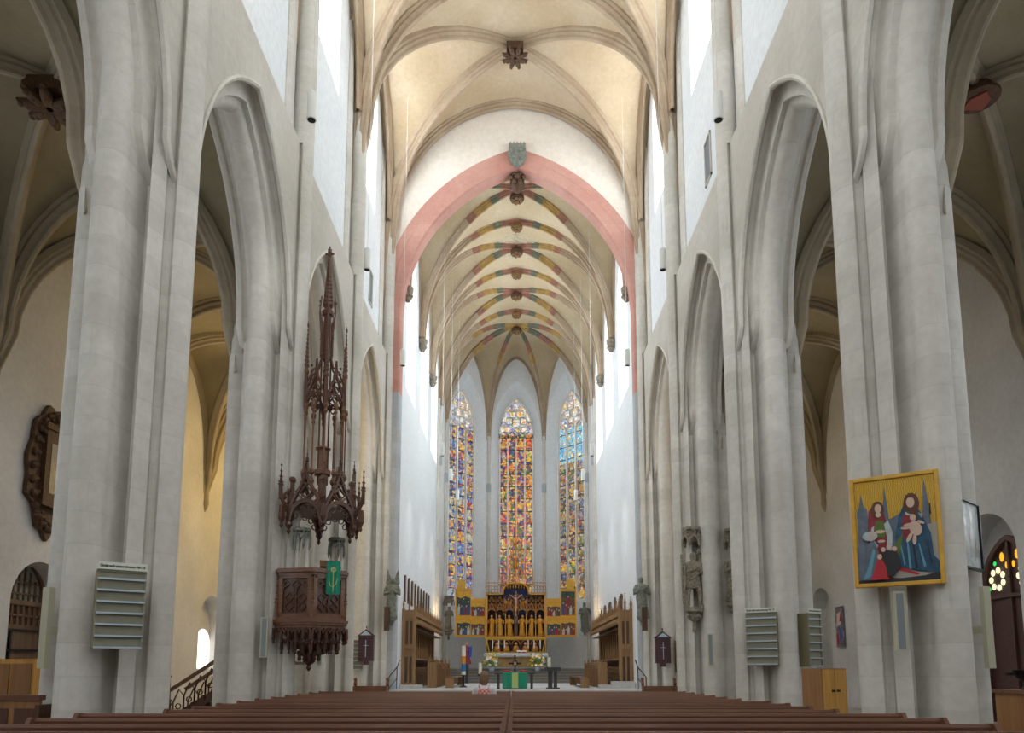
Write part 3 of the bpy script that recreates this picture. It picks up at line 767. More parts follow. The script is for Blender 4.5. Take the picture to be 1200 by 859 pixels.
def figure(mb, T, h, mi=0, face=None, folds=7, seed=0, arms=1, staff=None, hairmi=None, short=False):
    """draped standing figure, front towards local -y; continuous robe, neck, head with face, bent arms, hands"""
    rnd = random.Random(seed); n = 20; ph = rnd.random()*6
    prof = [(.135, .0, .10), (.150, .03, .115), (.128, .18, .10), (.118, .36, .092), (.125, .48, .098), (.112, .58, .085), (.125, .68, .082), (.148, .78, .080), (.138, .815, .070), (.06, .838, .052), (.038, .85, .040), (.036, .872, .040)]
    if short: prof = [(.02, .33, .02), (.15, .34, .11), (.165, .36, .125)] + [(x*1.08, z, y*1.1) for x, z, y in prof if z > .4]
    vs = []; fs = []
    for rx, z, ry in prof:
        am = .16*max(0, 1-z/.75)
        for k in range(n):
            a = 2*pi*k/n; f = 1+am*sin(folds*a+ph+z*6)
            sway = .02*sin(z*4+ph)
            vs.append(T @ V((h*(rx*cos(a)*f+sway), h*ry*sin(a)*f, h*z)))
    for i in range(len(prof)-1):
        for k in range(n): fs.append((i*n+k, i*n+(k+1) % n, (i+1)*n+(k+1) % n, (i+1)*n+k))
    fs.append(tuple(range(n))[::-1]); mb.add(vs, fs, mi)
    f = mi if face is None else face; sw = .02*sin(.9*4+ph)*h
    head = [(0, -.068), (.026, -.062), (.040, -.04), (.047, -.01), (.050, .02), (.044, .048), (.026, .066), (0, .072)]
    mb.lathe([(r*h, z*h) for r, z in head], (0, 0, 0), 12, f, T=T @ TM((sw, -.008*h, .925*h)))
    mb.lathe([(.012*h, -.008*h), (.007*h, .006*h), (0, .02*h)], (0, 0, 0), 6, f, T=T @ TM((sw, -.055*h, .92*h)))
    hm = mi if hairmi is None else hairmi
    mb.lathe([(.052*h, -.075*h), (.060*h, -.03*h), (.060*h, .02*h), (.050*h, .055*h), (0, .08*h)], (0, 0, 0), 12, hm, T=T @ TM((sw, .012*h, .93*h)))
    if arms:
        for s in (-1, 1):
            el = V((s*.175*h, -.02*h, .60*h)); ha = V((s*.05*h+sw, -.135*h, (.60+.10*rnd.random())*h))
            mb.tube([T @ V((s*.125*h, 0, .79*h)), T @ V((s*.165*h, -.0, .70*h)), T @ el, T @ ((el+ha)/2), T @ ha], [.042*h, .045*h, .042*h, .04*h, .022*h], 8, mi)
            mb.ball(T @ (ha+V((0, -.015*h, .01*h))), .022*h, 6, f)
    if staff is not None:
        mb.tube([T @ V((staff*.2*h, -.12*h, 0)), T @ V((staff*.16*h, -.13*h, 1.02*h))], .012*h, 5, mi)

# ------------------------------------------------------------------ pews
def make_pew(L, side):
    r = thing('pew', 'x', 'pew')
    x0, x1 = (0, side*L) if side > 0 else (-L, 0)
    mb = MB(); mb.box(x0, x1, -.02, .02, .12, .87); P_('backrest', mb, W_['pew'], r)
    mb = MB(); mb.add([(x, y, z) for x in (x0, x1) for y, z in ((-.045, .86), (.045, .86), (.05, .9), (.03, .93), (-.03, .93), (-.05, .9))],
                      [(0, 1, 2, 3, 4, 5), (11, 10, 9, 8, 7, 6)] + [(i, 6+i, 6+(i+1) % 6, (i+1) % 6) for i in range(6)]); P_('top_rail', mb, W_['pewrail'], r)
    mb = MB(); mb.box(x0, x1, .02, .42, .41, .45); mb.box(x0+.03, x1-.03, .36, .38, .1, .41); P_('seat', mb, W_['pew'], r)
    mb = MB(); mb.box(x0, x1, -.17, -.02, .70, .725); mb.box(x0, x1, -.175, -.155, .70, .76); P_('book_shelf', mb, W_['pewrail'], r)
    for xe in (x0, x1-.05 if side > 0 else x1-.05):
        mb = MB(); pr = [(-.19, 0), (.44, 0), (.44, .5), (.34, .56), (.14, .60), (.08, .72), (.07, .93), (-.08, .945), (-.19, .80)]
        vs = [(xe+dx, y, z) for dx in (0, .05) for y, z in pr]; n = len(pr)
        mb.add(vs, [tuple(range(n)), tuple(range(n, 2*n))[::-1]] + [(i, n+i, n+(i+1) % n, (i+1) % n) for i in range(n)])
        P_('end_panel', mb, W_['pewrail'], r)
    mb = MB(); mb.box(x0+.05, x1-.05, -.36, -.22, .10, .13)
    for xx in (x0+.3, (x0+x1)/2, x1-.35): mb.box(xx, xx+.05, -.35, -.02, .0, .10)
    P_('kneeler', mb, W_['pew'], r)
    return r
words = ['nearest the camera', 'second', 'third', 'fourth', 'fifth', 'sixth', 'seventh', 'eighth', 'ninth', 'tenth', 'eleventh', 'twelfth', 'thirteenth', 'fourteenth', 'fifteenth and farthest']
for side in (-1, 1):
    protos = {}
    for i in range(15):
        y = 5.65+.86*i
        L = (5.45 if i < 5 else 4.75) if side < 0 else (5.0 if i < 5 else 4.55 if i < 9 else 4.3)
        if L not in protos: protos[L] = p = make_pew(L, side)
        else: p = copy_tree(protos[L])
        p.location = (-.09+side*.012, y, 0)
        w = 'in the row nearest the camera' if i == 0 else '%s row from the camera' % words[i]
        tag(p, 'long red-brown pew %s of the centre joint, %s' % (side_name[side], w), 'pew', 'pews filling the nave')
for s in (-1, 1):
    r = thing('front_bench', 'low wooden bench with scrolled ends below the %s side of the chancel arch' % side_name[s], 'bench', (s*5.35, 26.4, 0))
    mb = MB(); mb.box(-.62, .62, -.2, .2, .42, .47); P_('seat', mb, W_['pulpitlight'], r)
    mb = MB(); mb.box(-.62, .62, .16, .2, .47, .85); P_('backrest', mb, W_['pulpitlight'], r)
    for x in (-.62, .58):
        mb = MB(); mb.box(x, x+.05, -.22, .22, 0, .85); mb.lathe([(0, -.03), (.1, -.02), (.1, .07), (0, .08)], T=TM((x, .1, .95), 0, 0, pi/2), n=12); mb.ball((x+.02, .1, 1.1), .07, 8)
        P_('end_panel', mb, W_['pulpitlight'], r)

# ------------------------------------------------------------------ notice boards
def board(x, y, z, rz, w, h, label, flip, text=True):
    r = thing('notice_board', label, 'notice board', (x, y, z), rz)
    x0, x1 = (0, w) if not flip else (-w, 0)
    mb = MB(); mb.box(x0, x1, .0, .26, 0, h); P_('case', mb, M['boardside'], r)
    mb = MB(); mb.box(x0+.02, x1-.02, -.012, .0, .02, h-.02); P_('felt', mb, M['boardfab'], r)
    mb = MB()
    for a, b, c, d in ((x0, x0+.025, 0, h), (x1-.025, x1, 0, h), (x0, x1, h-.03, h), (x0, x1, 0, .02)): mb.box(a, b, -.03, 0., c, d)
    P_('frame', mb, M['boardfab'], r)
    for k in range(7):
        mb = MB(); zz = .012+k*(h-.14)/6; mb.box(x0+.01, x1-.01, -.055, -.01, zz-.012, zz+.014); P_('rail', mb, M['greyalu'], r)
    mb = MB(); mb.box(x0+.0, x1, -.05, -.03, h-.0, h+.1); tp = P_('title_plate', mb, M['plate'], r)
    if text:
        c = bpy.data.curves.new('lettering', 'FONT'); c.body = 'Gottesdienstordnung Nr.65'; c.size = .07*w/.6*.70; c.align_x = 'CENTER'; c.align_y = 'CENTER'; c.extrude = .002; c.offset = .0016
        c.materials.append(M['ink']); o = text_mesh(c); o.parent = tp; o.location = ((x0+x1)/2, -.053, h+.05); o.rotation_euler = (pi/2, 0, 0)
    return r
board(-5.70, 9.52, 1.77, R(35), .60, 1.08, 'khaki notice board with seven pale rails and a title plate on the first left pier', False)
board(5.86, 15.75, 1.58, R(-33), .68, 1.18, 'notice board with pale rails on the nave face of the second right pier', True)
board(6.58, 15.85, 1.54, R(28), .42, 1.20, 'narrow notice board on the aisle face of the second right pier', False)
board(-6.42, 27.75, 1.45, 0, .42, 1.15, 'small pale notice board beside the gabled box on the left', False, False)
board(6.75, 27.75, 1.35, 0, .42, 1.25, 'small pale notice board beside the gabled box on the right', True, False)

# ------------------------------------------------------------------ gabled boxes on the chancel wall
for s, x, z in ((-1, -5.82, 1.78), (1, 5.78, 1.70)):
    r = thing('gabled_box', 'purple brown wall box with pale blue gable and light cross, %s of the chancel arch' % side_name[s], 'display box', (x, 27.55, z))
    mb = MB(); mb.box(-.29, .29, 0, .26, 0, .98); P_('cabinet', mb, M['purple'], r)
    mb = MB(); mb.add([(-.34, -.04, .98), (.34, -.04, .98), (0, -.04, 1.24), (-.34, .3, .98), (.34, .3, .98), (0, .3, 1.24)], [(0, 1, 2), (5, 4, 3), (0, 2, 5, 3), (1, 4, 5, 2), (0, 3, 4, 1)])
    P_('gable', mb, M['purple'], r)
    mb = MB(); mb.add([(-.22, -.05, 1.01), (.22, -.05, 1.01), (0, -.05, 1.18)], [(0, 1, 2)]); mb.add([(-.22, -.042, 1.01), (.22, -.042, 1.01), (0, -.042, 1.18)], [(0, 2, 1)]); P_('gable_panel', mb, M['tinglass'], r)
    mb = MB(); mb.box(-.012, .012, -.02, 0, .16, .82); mb.box(-.09, .09, -.02, 0, .60, .62); P_('cross', mb, M['tinglass'], r)
    mb = MB()
    for k in range(8): mb.box(-.26, .26, -.01, 0, .09+k*.11, .10+k*.11)
    P_('slats', mb, M['black'], r)
    mb = MB(); mb.lathe([(.012, 1.22), (.012, 1.3), (.035, 1.33), (0, 1.38)], (0, .1, 0), 8); P_('finial', mb, M['black'], r)
    mb = MB(); mb.box(-.1, .1, .02, .2, -.14, 0); P_('drip_tray', mb, M['purple'], r)

# ------------------------------------------------------------------ speakers and strip lamps on the piers
def column_speaker(x, y, z, h, rz, label, w=.16):
    r = thing('column_speaker', label, 'loudspeaker', (x, y, z), rz, 'slim column loudspeakers on the piers')
    mb = MB(); mb.box(-w/2, w/2, 0, .12, 0, h); P_('housing', mb, M['cream'], r)
    mb = MB(); mb.box(-w/2+.03, w/2-.03, -.01, 0, .03, h-.03); P_('grille', mb, M['greyfab'], r)
    mb = MB(); mb.box(-.03, .03, .12, .3, h*.45, h*.55); P_('bracket', mb, M['cream'], r)
column_speaker(5.46, 9.95, 1.75, .84, R(-12), 'slim grey column loudspeaker under the gold-ground painting', .15)
column_speaker(-5.68, 15.95, 1.74, .92, R(10), 'slim grey column loudspeaker on the second left pier beside the pulpit')
column_speaker(6.02, 21.75, 1.58, .98, R(-10), 'slim grey column loudspeaker on the third right pier below the stone saint')
column_speaker(-6.02, 21.75, 1.62, .70, R(10), 'small grey column loudspeaker on the third left pier below the pulpit')
for s, y, lab in ((-1, 10.05, 'tall cream strip lamp on the aisle side of the first left pier'), (1, 9.95, 'tall cream strip lamp on the aisle side of the first right pier')):
    r = thing('strip_lamp', lab, 'lamp', (s*6.72, y, 1.5), s*R(20))
    mb = MB(); mb.box(-.05, .05, 0, .09, 0, 1.16); P_('housing', mb, M['cream'], r)
    mb = MB(); mb.box(-.085, -.05, .0, .07, 0, 1.16); P_('side_cover', mb, M['cream'], r)
    mb = MB(); mb.box(-.03, .03, .09, .35, .5, .6); P_('bracket', mb, M['cream'], r)

# ------------------------------------------------------------------ pictures
def poly_art(parent, name, T, shapes, mats, d=.0012):
    """painted shapes as thin layers on a panel; shapes: (material index, [(x, z)...]) back to front, panel units"""
    mb = MB()
    for k, (mi, pts) in enumerate(shapes):
        y = -.001-d*k; mb.add([T @ V((x, y, z)) for x, z in pts], [tuple(range(len(pts)))], mi)
    return mb.build(name, mats, parent)
def ell(cx, cz, rx, rz, n=14, a=0): return [(cx+rx*cos(2*pi*i/n)*cos(a)-rz*sin(2*pi*i/n)*sin(a), cz+rx*cos(2*pi*i/n)*sin(a)+rz*sin(2*pi*i/n)*cos(a)) for i in range(n)]
r = thing('panel_painting', 'gold-framed panel of crowned seated woman in blue with a child on first right pier', 'painting', (4.97, 10.22, 2.66), atan2(-.62, .96))
pw, phh = 1.14, 1.62
mb = MB()
for a, b, c, d in ((0, .06, 0, phh), (pw-.06, pw, 0, phh), (.06, pw-.06, 0, .06), (.06, pw-.06, phh-.06, phh)): mb.box(a, b, -.03, .05, c, d)
P_('frame', mb, M['goldpaint'], r, bevel=.012)
mb = MB(); mb.box(.03, pw-.03, .0, .04, .03, phh-.03); pn = P_('panel', mb, M['golddull'], r)
gm, gt, gb = nt('patterned gold ground'); gb.inputs['Roughness'].default_value = .4; gb.inputs['Metallic'].default_value = .2
g_ = N(gt, 'ShaderNodeNewGeometry'); gv = N(gt, 'ShaderNodeTexVoronoi', i_Scale=16.); gt.links.new(g_.outputs['Position'], gv.inputs['Vector'])
gw = N(gt, 'ShaderNodeTexWave', i_Scale=16., i_Distortion=6.); gt.links.new(g_.outputs['Position'], gw.inputs['Vector'])
gt.links.new(ramp(gt, gw.outputs[0], [(.2, (.42, .23, .015)), (.7, (.62, .38, .03))]), gb.inputs['Base Color'])
am = [gm, simple('paint slate', (.12, .15, .20), .6, var=.2), simple('paint deep blue', (.012, .07, .14), .55, var=.35, vs=10), simple('paint crimson', (.22, .018, .03), .55, var=.3, vs=10),
      simple('paint flesh', (.62, .44, .34), .6), simple('paint auburn', (.11, .035, .018), .6), simple('paint pale drapery', (.42, .48, .48), .6, var=.2), simple('paint near black', (.02, .018, .02), .6),
      simple('paint moss green', (.10, .15, .02), .6), simple('paint sky blue', (.12, .30, .38), .6), simple('paint bright red', (.45, .02, .03), .6), simple('paint warm grey', (.35, .33, .28), .6)]
sh = [(0, [(.06, .06), (1.08, .06), (1.08, 1.56), (.06, 1.56)]),
      (1, [(.06, .06), (1.08, .06), (1.08, .5), (1.02, .62), (1.0, 1.0), (.84, 1.04), (.66, 1.06), (.52, .98), (.28, .98), (.24, .6), (.06, .6)]),
      (1, [(.08, .55), (.24, .55), (.22, 1.15), (.175, 1.2), (.145, 1.38), (.115, 1.2), (.08, 1.13)]),
      (1, [(.42, .9), (.50, .9), (.48, 1.2), (.455, 1.48), (.43, 1.2)]), (1, [(.90, .8), (1.02, .8), (.985, 1.25), (.955, 1.52), (.93, 1.25)]),
      (11, [(.90, .30), (1.08, .18), (1.08, .88), (.96, .84)]),
      (7, [(.06, .06), (1.08, .06), (1.08, .16), (.8, .15), (.5, .2), (.3, .16), (.06, .1)]),
      (11, [(.42, .13), (.62, .26), (.8, .19), (1.0, .16), (.9, .13), (.6, .11)]), (10, [(.38, .1), (.56, .29), (.84, .16), (.8, .14), (.58, .22), (.45, .1)]),
      # standing figure
      (3, [(.20, .62), (.22, .95), (.24, 1.12), (.32, 1.22), (.42, 1.12), (.47, .9), (.50, .6), (.46, .3), (.26, .36)]),
      (6, [(.24, .62), (.26, .86), (.30, .9), (.28, .70), (.34, .60), (.28, .5)]), (6, [(.42, .4), (.46, .7), (.42, .9), (.48, .96), (.53, .78), (.50, .4)]),
      (8, [(.30, .8), (.32, .96), (.42, .96), (.44, .82), (.42, .7), (.34, .72)]), (4, ell(.37, .80, .07, .025)), (4, ell(.38, .66, .05, .02)), (5, ell(.355, 1.12, .085, .13)), (4, ell(.362, 1.14, .045, .065)), (4, ell(.36, 1.05, .035, .04)),
      # seated figure
      (2, [(.56, .26), (.56, .7), (.62, 1.0), (.70, 1.18), (.84, 1.16), (.90, 1.0), (1.0, .72), (1.02, .40), (1.08, .32), (1.07, .16), (.84, .20), (.66, .26)]),
      (3, [(.64, .68), (.66, .98), (.74, 1.08), (.82, 1.02), (.84, .8), (.76, .66)]), (8, [(.52, .34), (.56, .62), (.66, .76), (.62, .5), (.56, .32)]), (4, ell(.70, .82, .07, .022)), (6, ell(.76, 1.03, .06, .035)),
      (5, ell(.785, 1.16, .10, .155)), (4, ell(.775, 1.18, .052, .075)), (5, [(.72, 1.25), (.71, 1.31), (.735, 1.28), (.76, 1.32), (.785, 1.285), (.81, 1.32), (.83, 1.28), (.855, 1.30), (.84, 1.24)]),
      # child and cloak folds
      (9, [(.70, .62), (.72, .62), (.74, .24), (.71, .22)]), (9, [(.84, .58), (.855, .58), (.92, .26), (.89, .24)]), (9, [(.62, .55), (.63, .58), (.67, .30), (.65, .28)]), (7, [(.77, .6), (.785, .6), (.82, .24), (.79, .22)]), (7, [(.94, .6), (.95, .6), (1.0, .3), (.98, .28)]), (7, [(1.0, .98), (1.02, .98), (1.02, 1.14), (1.0, 1.14)]), (11, [(.86, 1.02), (.92, 1.0), (.9, .94)]),
            (4, ell(.80, .96, .045, .05)), (5, ell(.82, .975, .04, .045)), (4, ell(.80, .96, .032, .042)), (4, ell(.82, .80, .075, .11, a=.3)), (4, ell(.74, .68, .025, .08, a=-.5)), (4, ell(.80, .64, .025, .075, a=-.1)), (4, ell(.73, .86, .06, .02, a=.2)), (4, ell(.89, .88, .05, .02, a=-.5)),
      # kneeling figures
      (1, [(.14, .1), (.2, .62), (.28, .68), (.34, .5), (.3, .1)]), (9, [(.12, .1), (.22, .16), (.30, .52), (.27, .56), (.2, .3)]), (6, ell(.24, .74, .1, .07)), (4, ell(.27, .74, .04, .04)),
      (7, [(.36, .14), (.38, .46), (.44, .52), (.58, .48), (.62, .3), (.52, .14)]), (4, ell(.40, .53, .03, .035)), (4, ell(.47, .56, .03, .035)), (4, ell(.545, .53, .03, .035)),
      (10, [(.22, .1), (.32, .38), (.36, .42), (.42, .3), (.44, .1)]), (4, ell(.35, .43, .032, .04)),
      ]
poly_art(pn, 'painted_scene', TM((0, .0, 0)), sh, am)
mb = MB(); mb.box(.45, .51, .04, .20, .7, .8); mb.box(.9, .96, .04, .12, .7, .8); P_('bracket', mb, M['black'], r)

r = thing('glazed_picture', 'dark-framed glazed picture in whites and greys on the side of the first right pier', 'picture', (6.30, 9.82, 2.92), R(40))
mb = MB()
for a, b, c, d in ((0, .84, 0, .03), (0, .84, .99, 1.02), (0, .03, 0, 1.02), (.81, .84, 0, 1.02)): mb.box(a, b, -.03, .03, c, d)
P_('frame', mb, M['black'], r)
mb = MB(); mb.box(.02, .82, .0, .02, .02, 1.0); P_('sheet', mb, simple('faded print', (.50, .55, .55), .45, var=.25, vs=7), r)
sh = [(1, [(.14, .2), (.16, .5), (.24, .66), (.30, .52), (.34, .22)]), (1, [(.38, .18), (.42, .6), (.5, .74), (.58, .58), (.6, .2)]), (0, ell(.25, .7, .06, .07)), (0, ell(.5, .8, .06, .07)), (1, [(.62, .2), (.64, .46), (.72, .55), (.76, .2)])]
poly_art(r, 'drawn_figures', TM(), sh, [simple('pencil pale', (.62, .60, .54), .3), simple('pencil grey', (.38, .38, .34), .3, var=.3, vs=12)])

# ------------------------------------------------------------------ pulpit and its sounding board
def hexside(cx, cy, rad, a0, k, n=6):
    """map for one side of a regular polygon: u centred, d outward negative"""
    a = V((cx+rad*cos(a0+2*pi*k/n), cy+rad*sin(a0+2*pi*k/n), 0)); b = V((cx+rad*cos(a0+2*pi*(k+1)/n), cy+rad*sin(a0+2*pi*(k+1)/n), 0))
    du = (b-a).normalized(); dd = V((du.y, -du.x, 0)); m = (a+b)/2
    return wallmap((m.x, m.y, 0), du, dd), (b-a).length
PX_, PY_ = -4.93, 16.95
A0 = R(-72)
r = thing('pulpit', 'carved oak pulpit with green cloth, hung against the second left pier', 'pulpit', (PX_, PY_, 0))
hx = lambda rr: [(rr*cos(A0+k*pi/3), rr*sin(A0+k*pi/3)) for k in range(6)]
mb = MB(); mb.prism(hx(.84), 2.55, 3.7); P_('body', mb, W_['pulpit'], r)
mb = MB()
for a, b, rr in ((3.66, 3.72, .90), (3.72, 3.78, .96), (3.78, 3.82, .92)): mb.prism(hx(rr), a, b)
P_('upper_cornice', mb, W_['pulpitlight'], r)
mb = MB()
for a, b, rr in ((2.50, 2.56, .95), (2.56, 2.62, .98), (2.62, 2.68, .90), (2.42, 2.50, .9)): mb.prism(hx(rr), a, b)
P_('lower_cornice', mb, W_['pulpitlight'], r)
for k in range(6):
    mp, L = hexside(0, 0, .84, A0, k); f = MB()
    for a, b, c, d in ((-L/2, -L/2+.1, 2.68, 3.66), (L/2-.1, L/2, 2.68, 3.66), (-L/2, L/2, 3.58, 3.66), (-L/2, L/2, 2.68, 2.76)):
        f.add([mp(a, c, .05), mp(b, c, .05), mp(b, d, .05), mp(a, d, .05), mp(a, c, 0), mp(b, c, 0), mp(b, d, 0), mp(a, d, 0)], [(0, 1, 2, 3), (0, 4, 5, 1), (1, 5, 6, 2), (2, 6, 7, 3), (3, 7, 4, 0)])
    fr = P_('panel_frame', f, W_['pulpitlight'], r)
    t = MB()          # tracery relief of the panel
    for q in (-.17, .17):
        outline_bar(t, mp, [(q-.15, 2.8)] + [(q+u, 3.25+z) for u, z in pointed(.15, .22, 6)] + [(q+.15, 2.8)], .03, 0, .04)
        for z0 in (2.86, 3.06): outline_bar(t, mp, circ(q, z0+.06, .085, 12, 0, 4, .2), .025, 0, .035, close=True)
    for q, z0, rr in ((0, 3.42, .09), (-.24, 3.45, .06), (.24, 3.45, .06), (0, 3.15, .05), (0, 2.95, .05)): outline_bar(t, mp, circ(q, z0, rr, 12, 0, 4, .2), .025, 0, .04, close=True)
    P_('tracery_relief', t, W_['pulpit'], fr)
for x, y in hx(.90): mb = MB(); pinnacle(mb, x, y, 2.62, 1.0, .035, cro=3); P_('corner_buttress', mb, W_['pulpitlight'], r)
mb = MB()                 # hanging fringe of little cusped arches, two tiers
for k in range(6):
    for rr, z, m_ in ((.93, 2.42, 5), (.72, 2.18, 4)):
        mp, L = hexside(0, 0, rr, A0, k)
        for q in range(m_):
            c = -L/2+(q+.5)*L/m_; w = L/m_/2
            outline_bar(mb, mp, [(c-w, z-.26), (c-w*.9, z-.06), (c-w*.5, z-.01), (c, z-.10), (c+w*.5, z-.01), (c+w*.9, z-.06), (c+w, z-.26)], .045, 0, .05)
            mb.lathe([(0, -.36), (.03, -.32), (.018, -.27), (.04, -.22), (.03, -.1)], mp(c-w, z, .02), 6)
P_('fringe', mb, W_['pulpit'], r)
mb = MB(); mb.lathe([(0, 1.42), (.07, 1.5), (.05, 1.58), (.17, 1.66), (.11, 1.74), (.27, 1.84), (.22, 1.92), (.40, 2.02), (.48, 2.16), (.78, 2.36), (.9, 2.46)], (0, 0, 0), 6, 0, A0); 
for k in range(12):
    a = A0+k*pi/6; mb.lathe([(0, -.16), (.035, -.1), (.02, -.04), (.05, .02), (.04, .1)], (.24*cos(a), .24*sin(a), 1.82), 6); mb.lathe([(0, -.18), (.035, -.1), (.02, -.04), (.05, .04), (.04, .12)], (.40*cos(a), .40*sin(a), 2.0), 6)
P_('pendant_base', mb, W_['pulpit'], r)
mb = MB(); T = TM((.55, -.40, 3.85), R(18), R(30)); mb.box(-.24, .24, -.02, .42, 0, .04, T=T); mb.box(-.24, .24, -.03, .0, 0, .07, T=T); P_('lectern', mb, W_['pulpitlight'], r)
mb = MB(); T = TM((.67, -.58, 0), R(12)); n = 10
rows = [[T @ V((-.16+.32*i/n, -.012*sin(i*1.9), z)) for i in range(n+1)] for z in (4.0, 3.9, 3.55, 3.22)]
mb.grid(rows); P_('antependium', mb, M['green'], r, solid=.012)
mb = MB()
mpx = lambda u, z, d=0: T @ V((u, -.02-d, z))
outline_bar(mb, mpx, [(0, 3.28), (0, 3.5), (.0, 3.85)], .02, 0, .006); outline_bar(mb, mpx, [(-.1, 3.55), (-.06, 3.42), (0, 3.38)], .018, 0, .006); outline_bar(mb, mpx, [(.1, 3.6), (.06, 3.46), (0, 3.40)], .018, 0, .006)
outline_bar(mb, mpx, circ(0, 3.80, .05, 10), .03, 0, .006, close=True)
P_('embroidery', mb, M['greenlight'], r)

r = thing('pulpit_canopy', 'openwork carved spire canopy with many pinnacles hanging above the pulpit', 'canopy', (PX_+.17, PY_, 0))
A1 = R(-72)
mb = MB(); mb.lathe([(.80, 5.25), (.72, 5.35), (.5, 5.42), (0, 5.45)], (0, 0, 0), 6, 0, A1); P_('soffit', mb, W_['pulpit'], r)
for k in range(6):
    g = MB(); mp, L = hexside(0, 0, .84, A1, k); h = L/2
    outline_bar(g, mp, [(-h, 4.95)] + [(u, 5.0+z) for u, z in pointed(h*.94, .42, 8)] + [(h, 4.95)], .10, -.03, .08)
    og = [(-h, 5.1), (-h*.85, 5.35), (-h*.55, 5.6), (-h*.25, 5.82), (-h*.08, 6.05), (0, 6.32)]
    outline_bar(g, mp, og, .06, 0, .08); outline_bar(g, mp, [(-u, z) for u, z in og], .06, 0, .08)
    for u, z in og[1:]:
        for q in (-1, 1): g.ball(mp(q*u, z+.05, .05), .045, 6)
    # foliate infill between arch and gable
    for u, z, rr in ((0, 5.62, .13), (-.2, 5.47, .09), (.2, 5.47, .09), (0, 5.88, .07), (-.34, 5.3, .07), (.34, 5.3, .07)): outline_bar(g, mp, circ(u, z, rr, 12, 0, 4, .22), .03, 0, .06, close=True)
    # hanging cusps inside the arch
    for q in range(5):
        a0_ = pi*(q+.5)/5; outline_bar(g, mp, circ(h*.72*cos(a0_), 4.98+.30*sin(a0_), .07, 8), .02, 0, .03, close=True)
    pinnacle(g, *mp(0, 6.3, .04), .0+.34, .035) if False else None
    p = mp(0, 6.25, .04); pinnacle(g, p.x, p.y, p.z, .42, .03, cro=2)
    P_('ogee_gable', g, W_['pulpit'], r)
for k in range(6):
    a = A1+k*pi/3; c_, s_ = cos(a), sin(a); g = MB()
    g.lathe([(0, 4.62), (.05, 4.70), (.03, 4.76), (.09, 4.86), (.07, 4.95), (.08, 5.05)], (.86*c_, .86*s_, 0), 8)
    g.lathe([(.075, 5.0), (.06, 5.9), (.09, 5.93), (.09, 6.0), (.05, 6.03)], (.80*c_, .80*s_, 0), 4, 0, a)
    # flying outer pinnacle
    g.tube([(.80*c_, .80*s_, 5.1), (.95*c_, .95*s_, 5.25), (1.08*c_, 1.08*s_, 5.5), (1.10*c_, 1.10*s_, 5.7)], .05, 6)
    g.tube([(.8*c_, .8*s_, 5.75), (.95*c_, .95*s_, 5.62), (1.08*c_, 1.08*s_, 5.45)], .035, 6)
    for z in (5.2, 5.35, 5.5): g.ball((1.0*c_, 1.0*s_, z), .06, 6)
    pinnacle(g, 1.10*c_, 1.10*s_, 5.45, .85, .05, cro=3)
    g.lathe([(0, 4.75), (.045, 4.82), (.03, 4.88), (.08, 5.0), (.06, 5.3)], (1.05*c_, 1.05*s_, 0), 6)
    P_('flying_pinnacle', g, W_['pulpit'], r)
    g = MB()                                        # slender rods and the upper ring
    for rr, da in ((.52, 0), (.52, .5)):
        x, y = rr*cos(a+da), rr*sin(a+da)
        g.tube([(x, y, 6.0), (x, y, 7.85)], .022, 6); g.lathe([(.02, 6.1), (.07, 6.16), (.07, 6.22), (.03, 6.3)], (x, y, 0), 6); g.lathe([(.0, 7.62), (.05, 7.72), (.03, 7.78), (.065, 7.86), (.05, 7.95)], (x, y, 0), 6)
    P_('rod', g, W_['pulpitlight'], r)
    g = MB(); mp, L = hexside(0, 0, .50, A1, k); h = L/2
    og = [(-h, 7.95), (-h*.8, 8.2), (-h*.4, 8.45), (-h*.1, 8.65), (0, 9.0)]
    outline_bar(g, mp, og, .04, 0, .05); outline_bar(g, mp, [(-u, z) for u, z in og], .04, 0, .05)
    outline_bar(g, mp, [(u, 7.9+z) for u, z in pointed(h, .3, 6)], .05, 0, .05)
    for u, z, rr in ((0, 8.3, .09), (0, 8.05, .07), (-.1, 8.15, .05), (.1, 8.15, .05), (0, 8.55, .05)): outline_bar(g, mp, circ(u, z, rr, 10, 0, 4, .2), .025, 0, .04, close=True)
    for u, z in og[1:]:
        for q in (-1, 1): g.ball(mp(q*u, z+.03, .03), .03, 6)
    P_('upper_gable', g, W_['pulpit'], r)
    g = MB(); pinnacle(g, .54*c_, .54*s_, 7.85, 2.0+(.2 if k % 2 else -.1), .045, cro=9); P_('upper_pinnacle', g, W_['pulpit'], r)
    g = MB(); g.tube([(.50*c_, .50*s_, 8.5), (.36*c_, .36*s_, 8.85), (.2*c_, .2*s_, 9.0), (.12*c_, .12*s_, 9.3)], .025, 6); 
    for z in (8.6, 8.8, 8.95): g.ball((.4*c_, .4*s_, z), .035, 6)
    x, y = .13*c_, .13*s_; g.tube([(x, y, 6.0), (x, y, 10.2)], .022, 6); P_('flying_buttress', g, W_['pulpit'], r)
mb = MB()
mb.lathe([(.12, 5.4), (.10, 6.2), (.22, 6.24), (.22, 6.34), (.14, 6.38), (.14, 6.85), (.21, 6.9), (.14, 6.95), (.03, 7.0)], (0, 0, 0), 6, 0, A1)
P_('lantern_core', mb, W_['pulpitlight'], r)
mb = MB()
for k in range(6):
    a = A1+k*pi/3; pinnacle(mb, .16*cos(a), .16*sin(a), 9.3, 1.2, .025, cro=5)
    mb.tube([(.16*cos(a), .16*sin(a), 9.9), (.22*cos(a), .22*sin(a), 10.5), (.19*cos(a), .19*sin(a), 10.85)], .022, 5); mb.ball((.22*cos(a), .22*sin(a), 10.7), .035, 6)
pinnacle(mb, 0, 0, 9.2, 3.1, .10, n=6, cro=13)
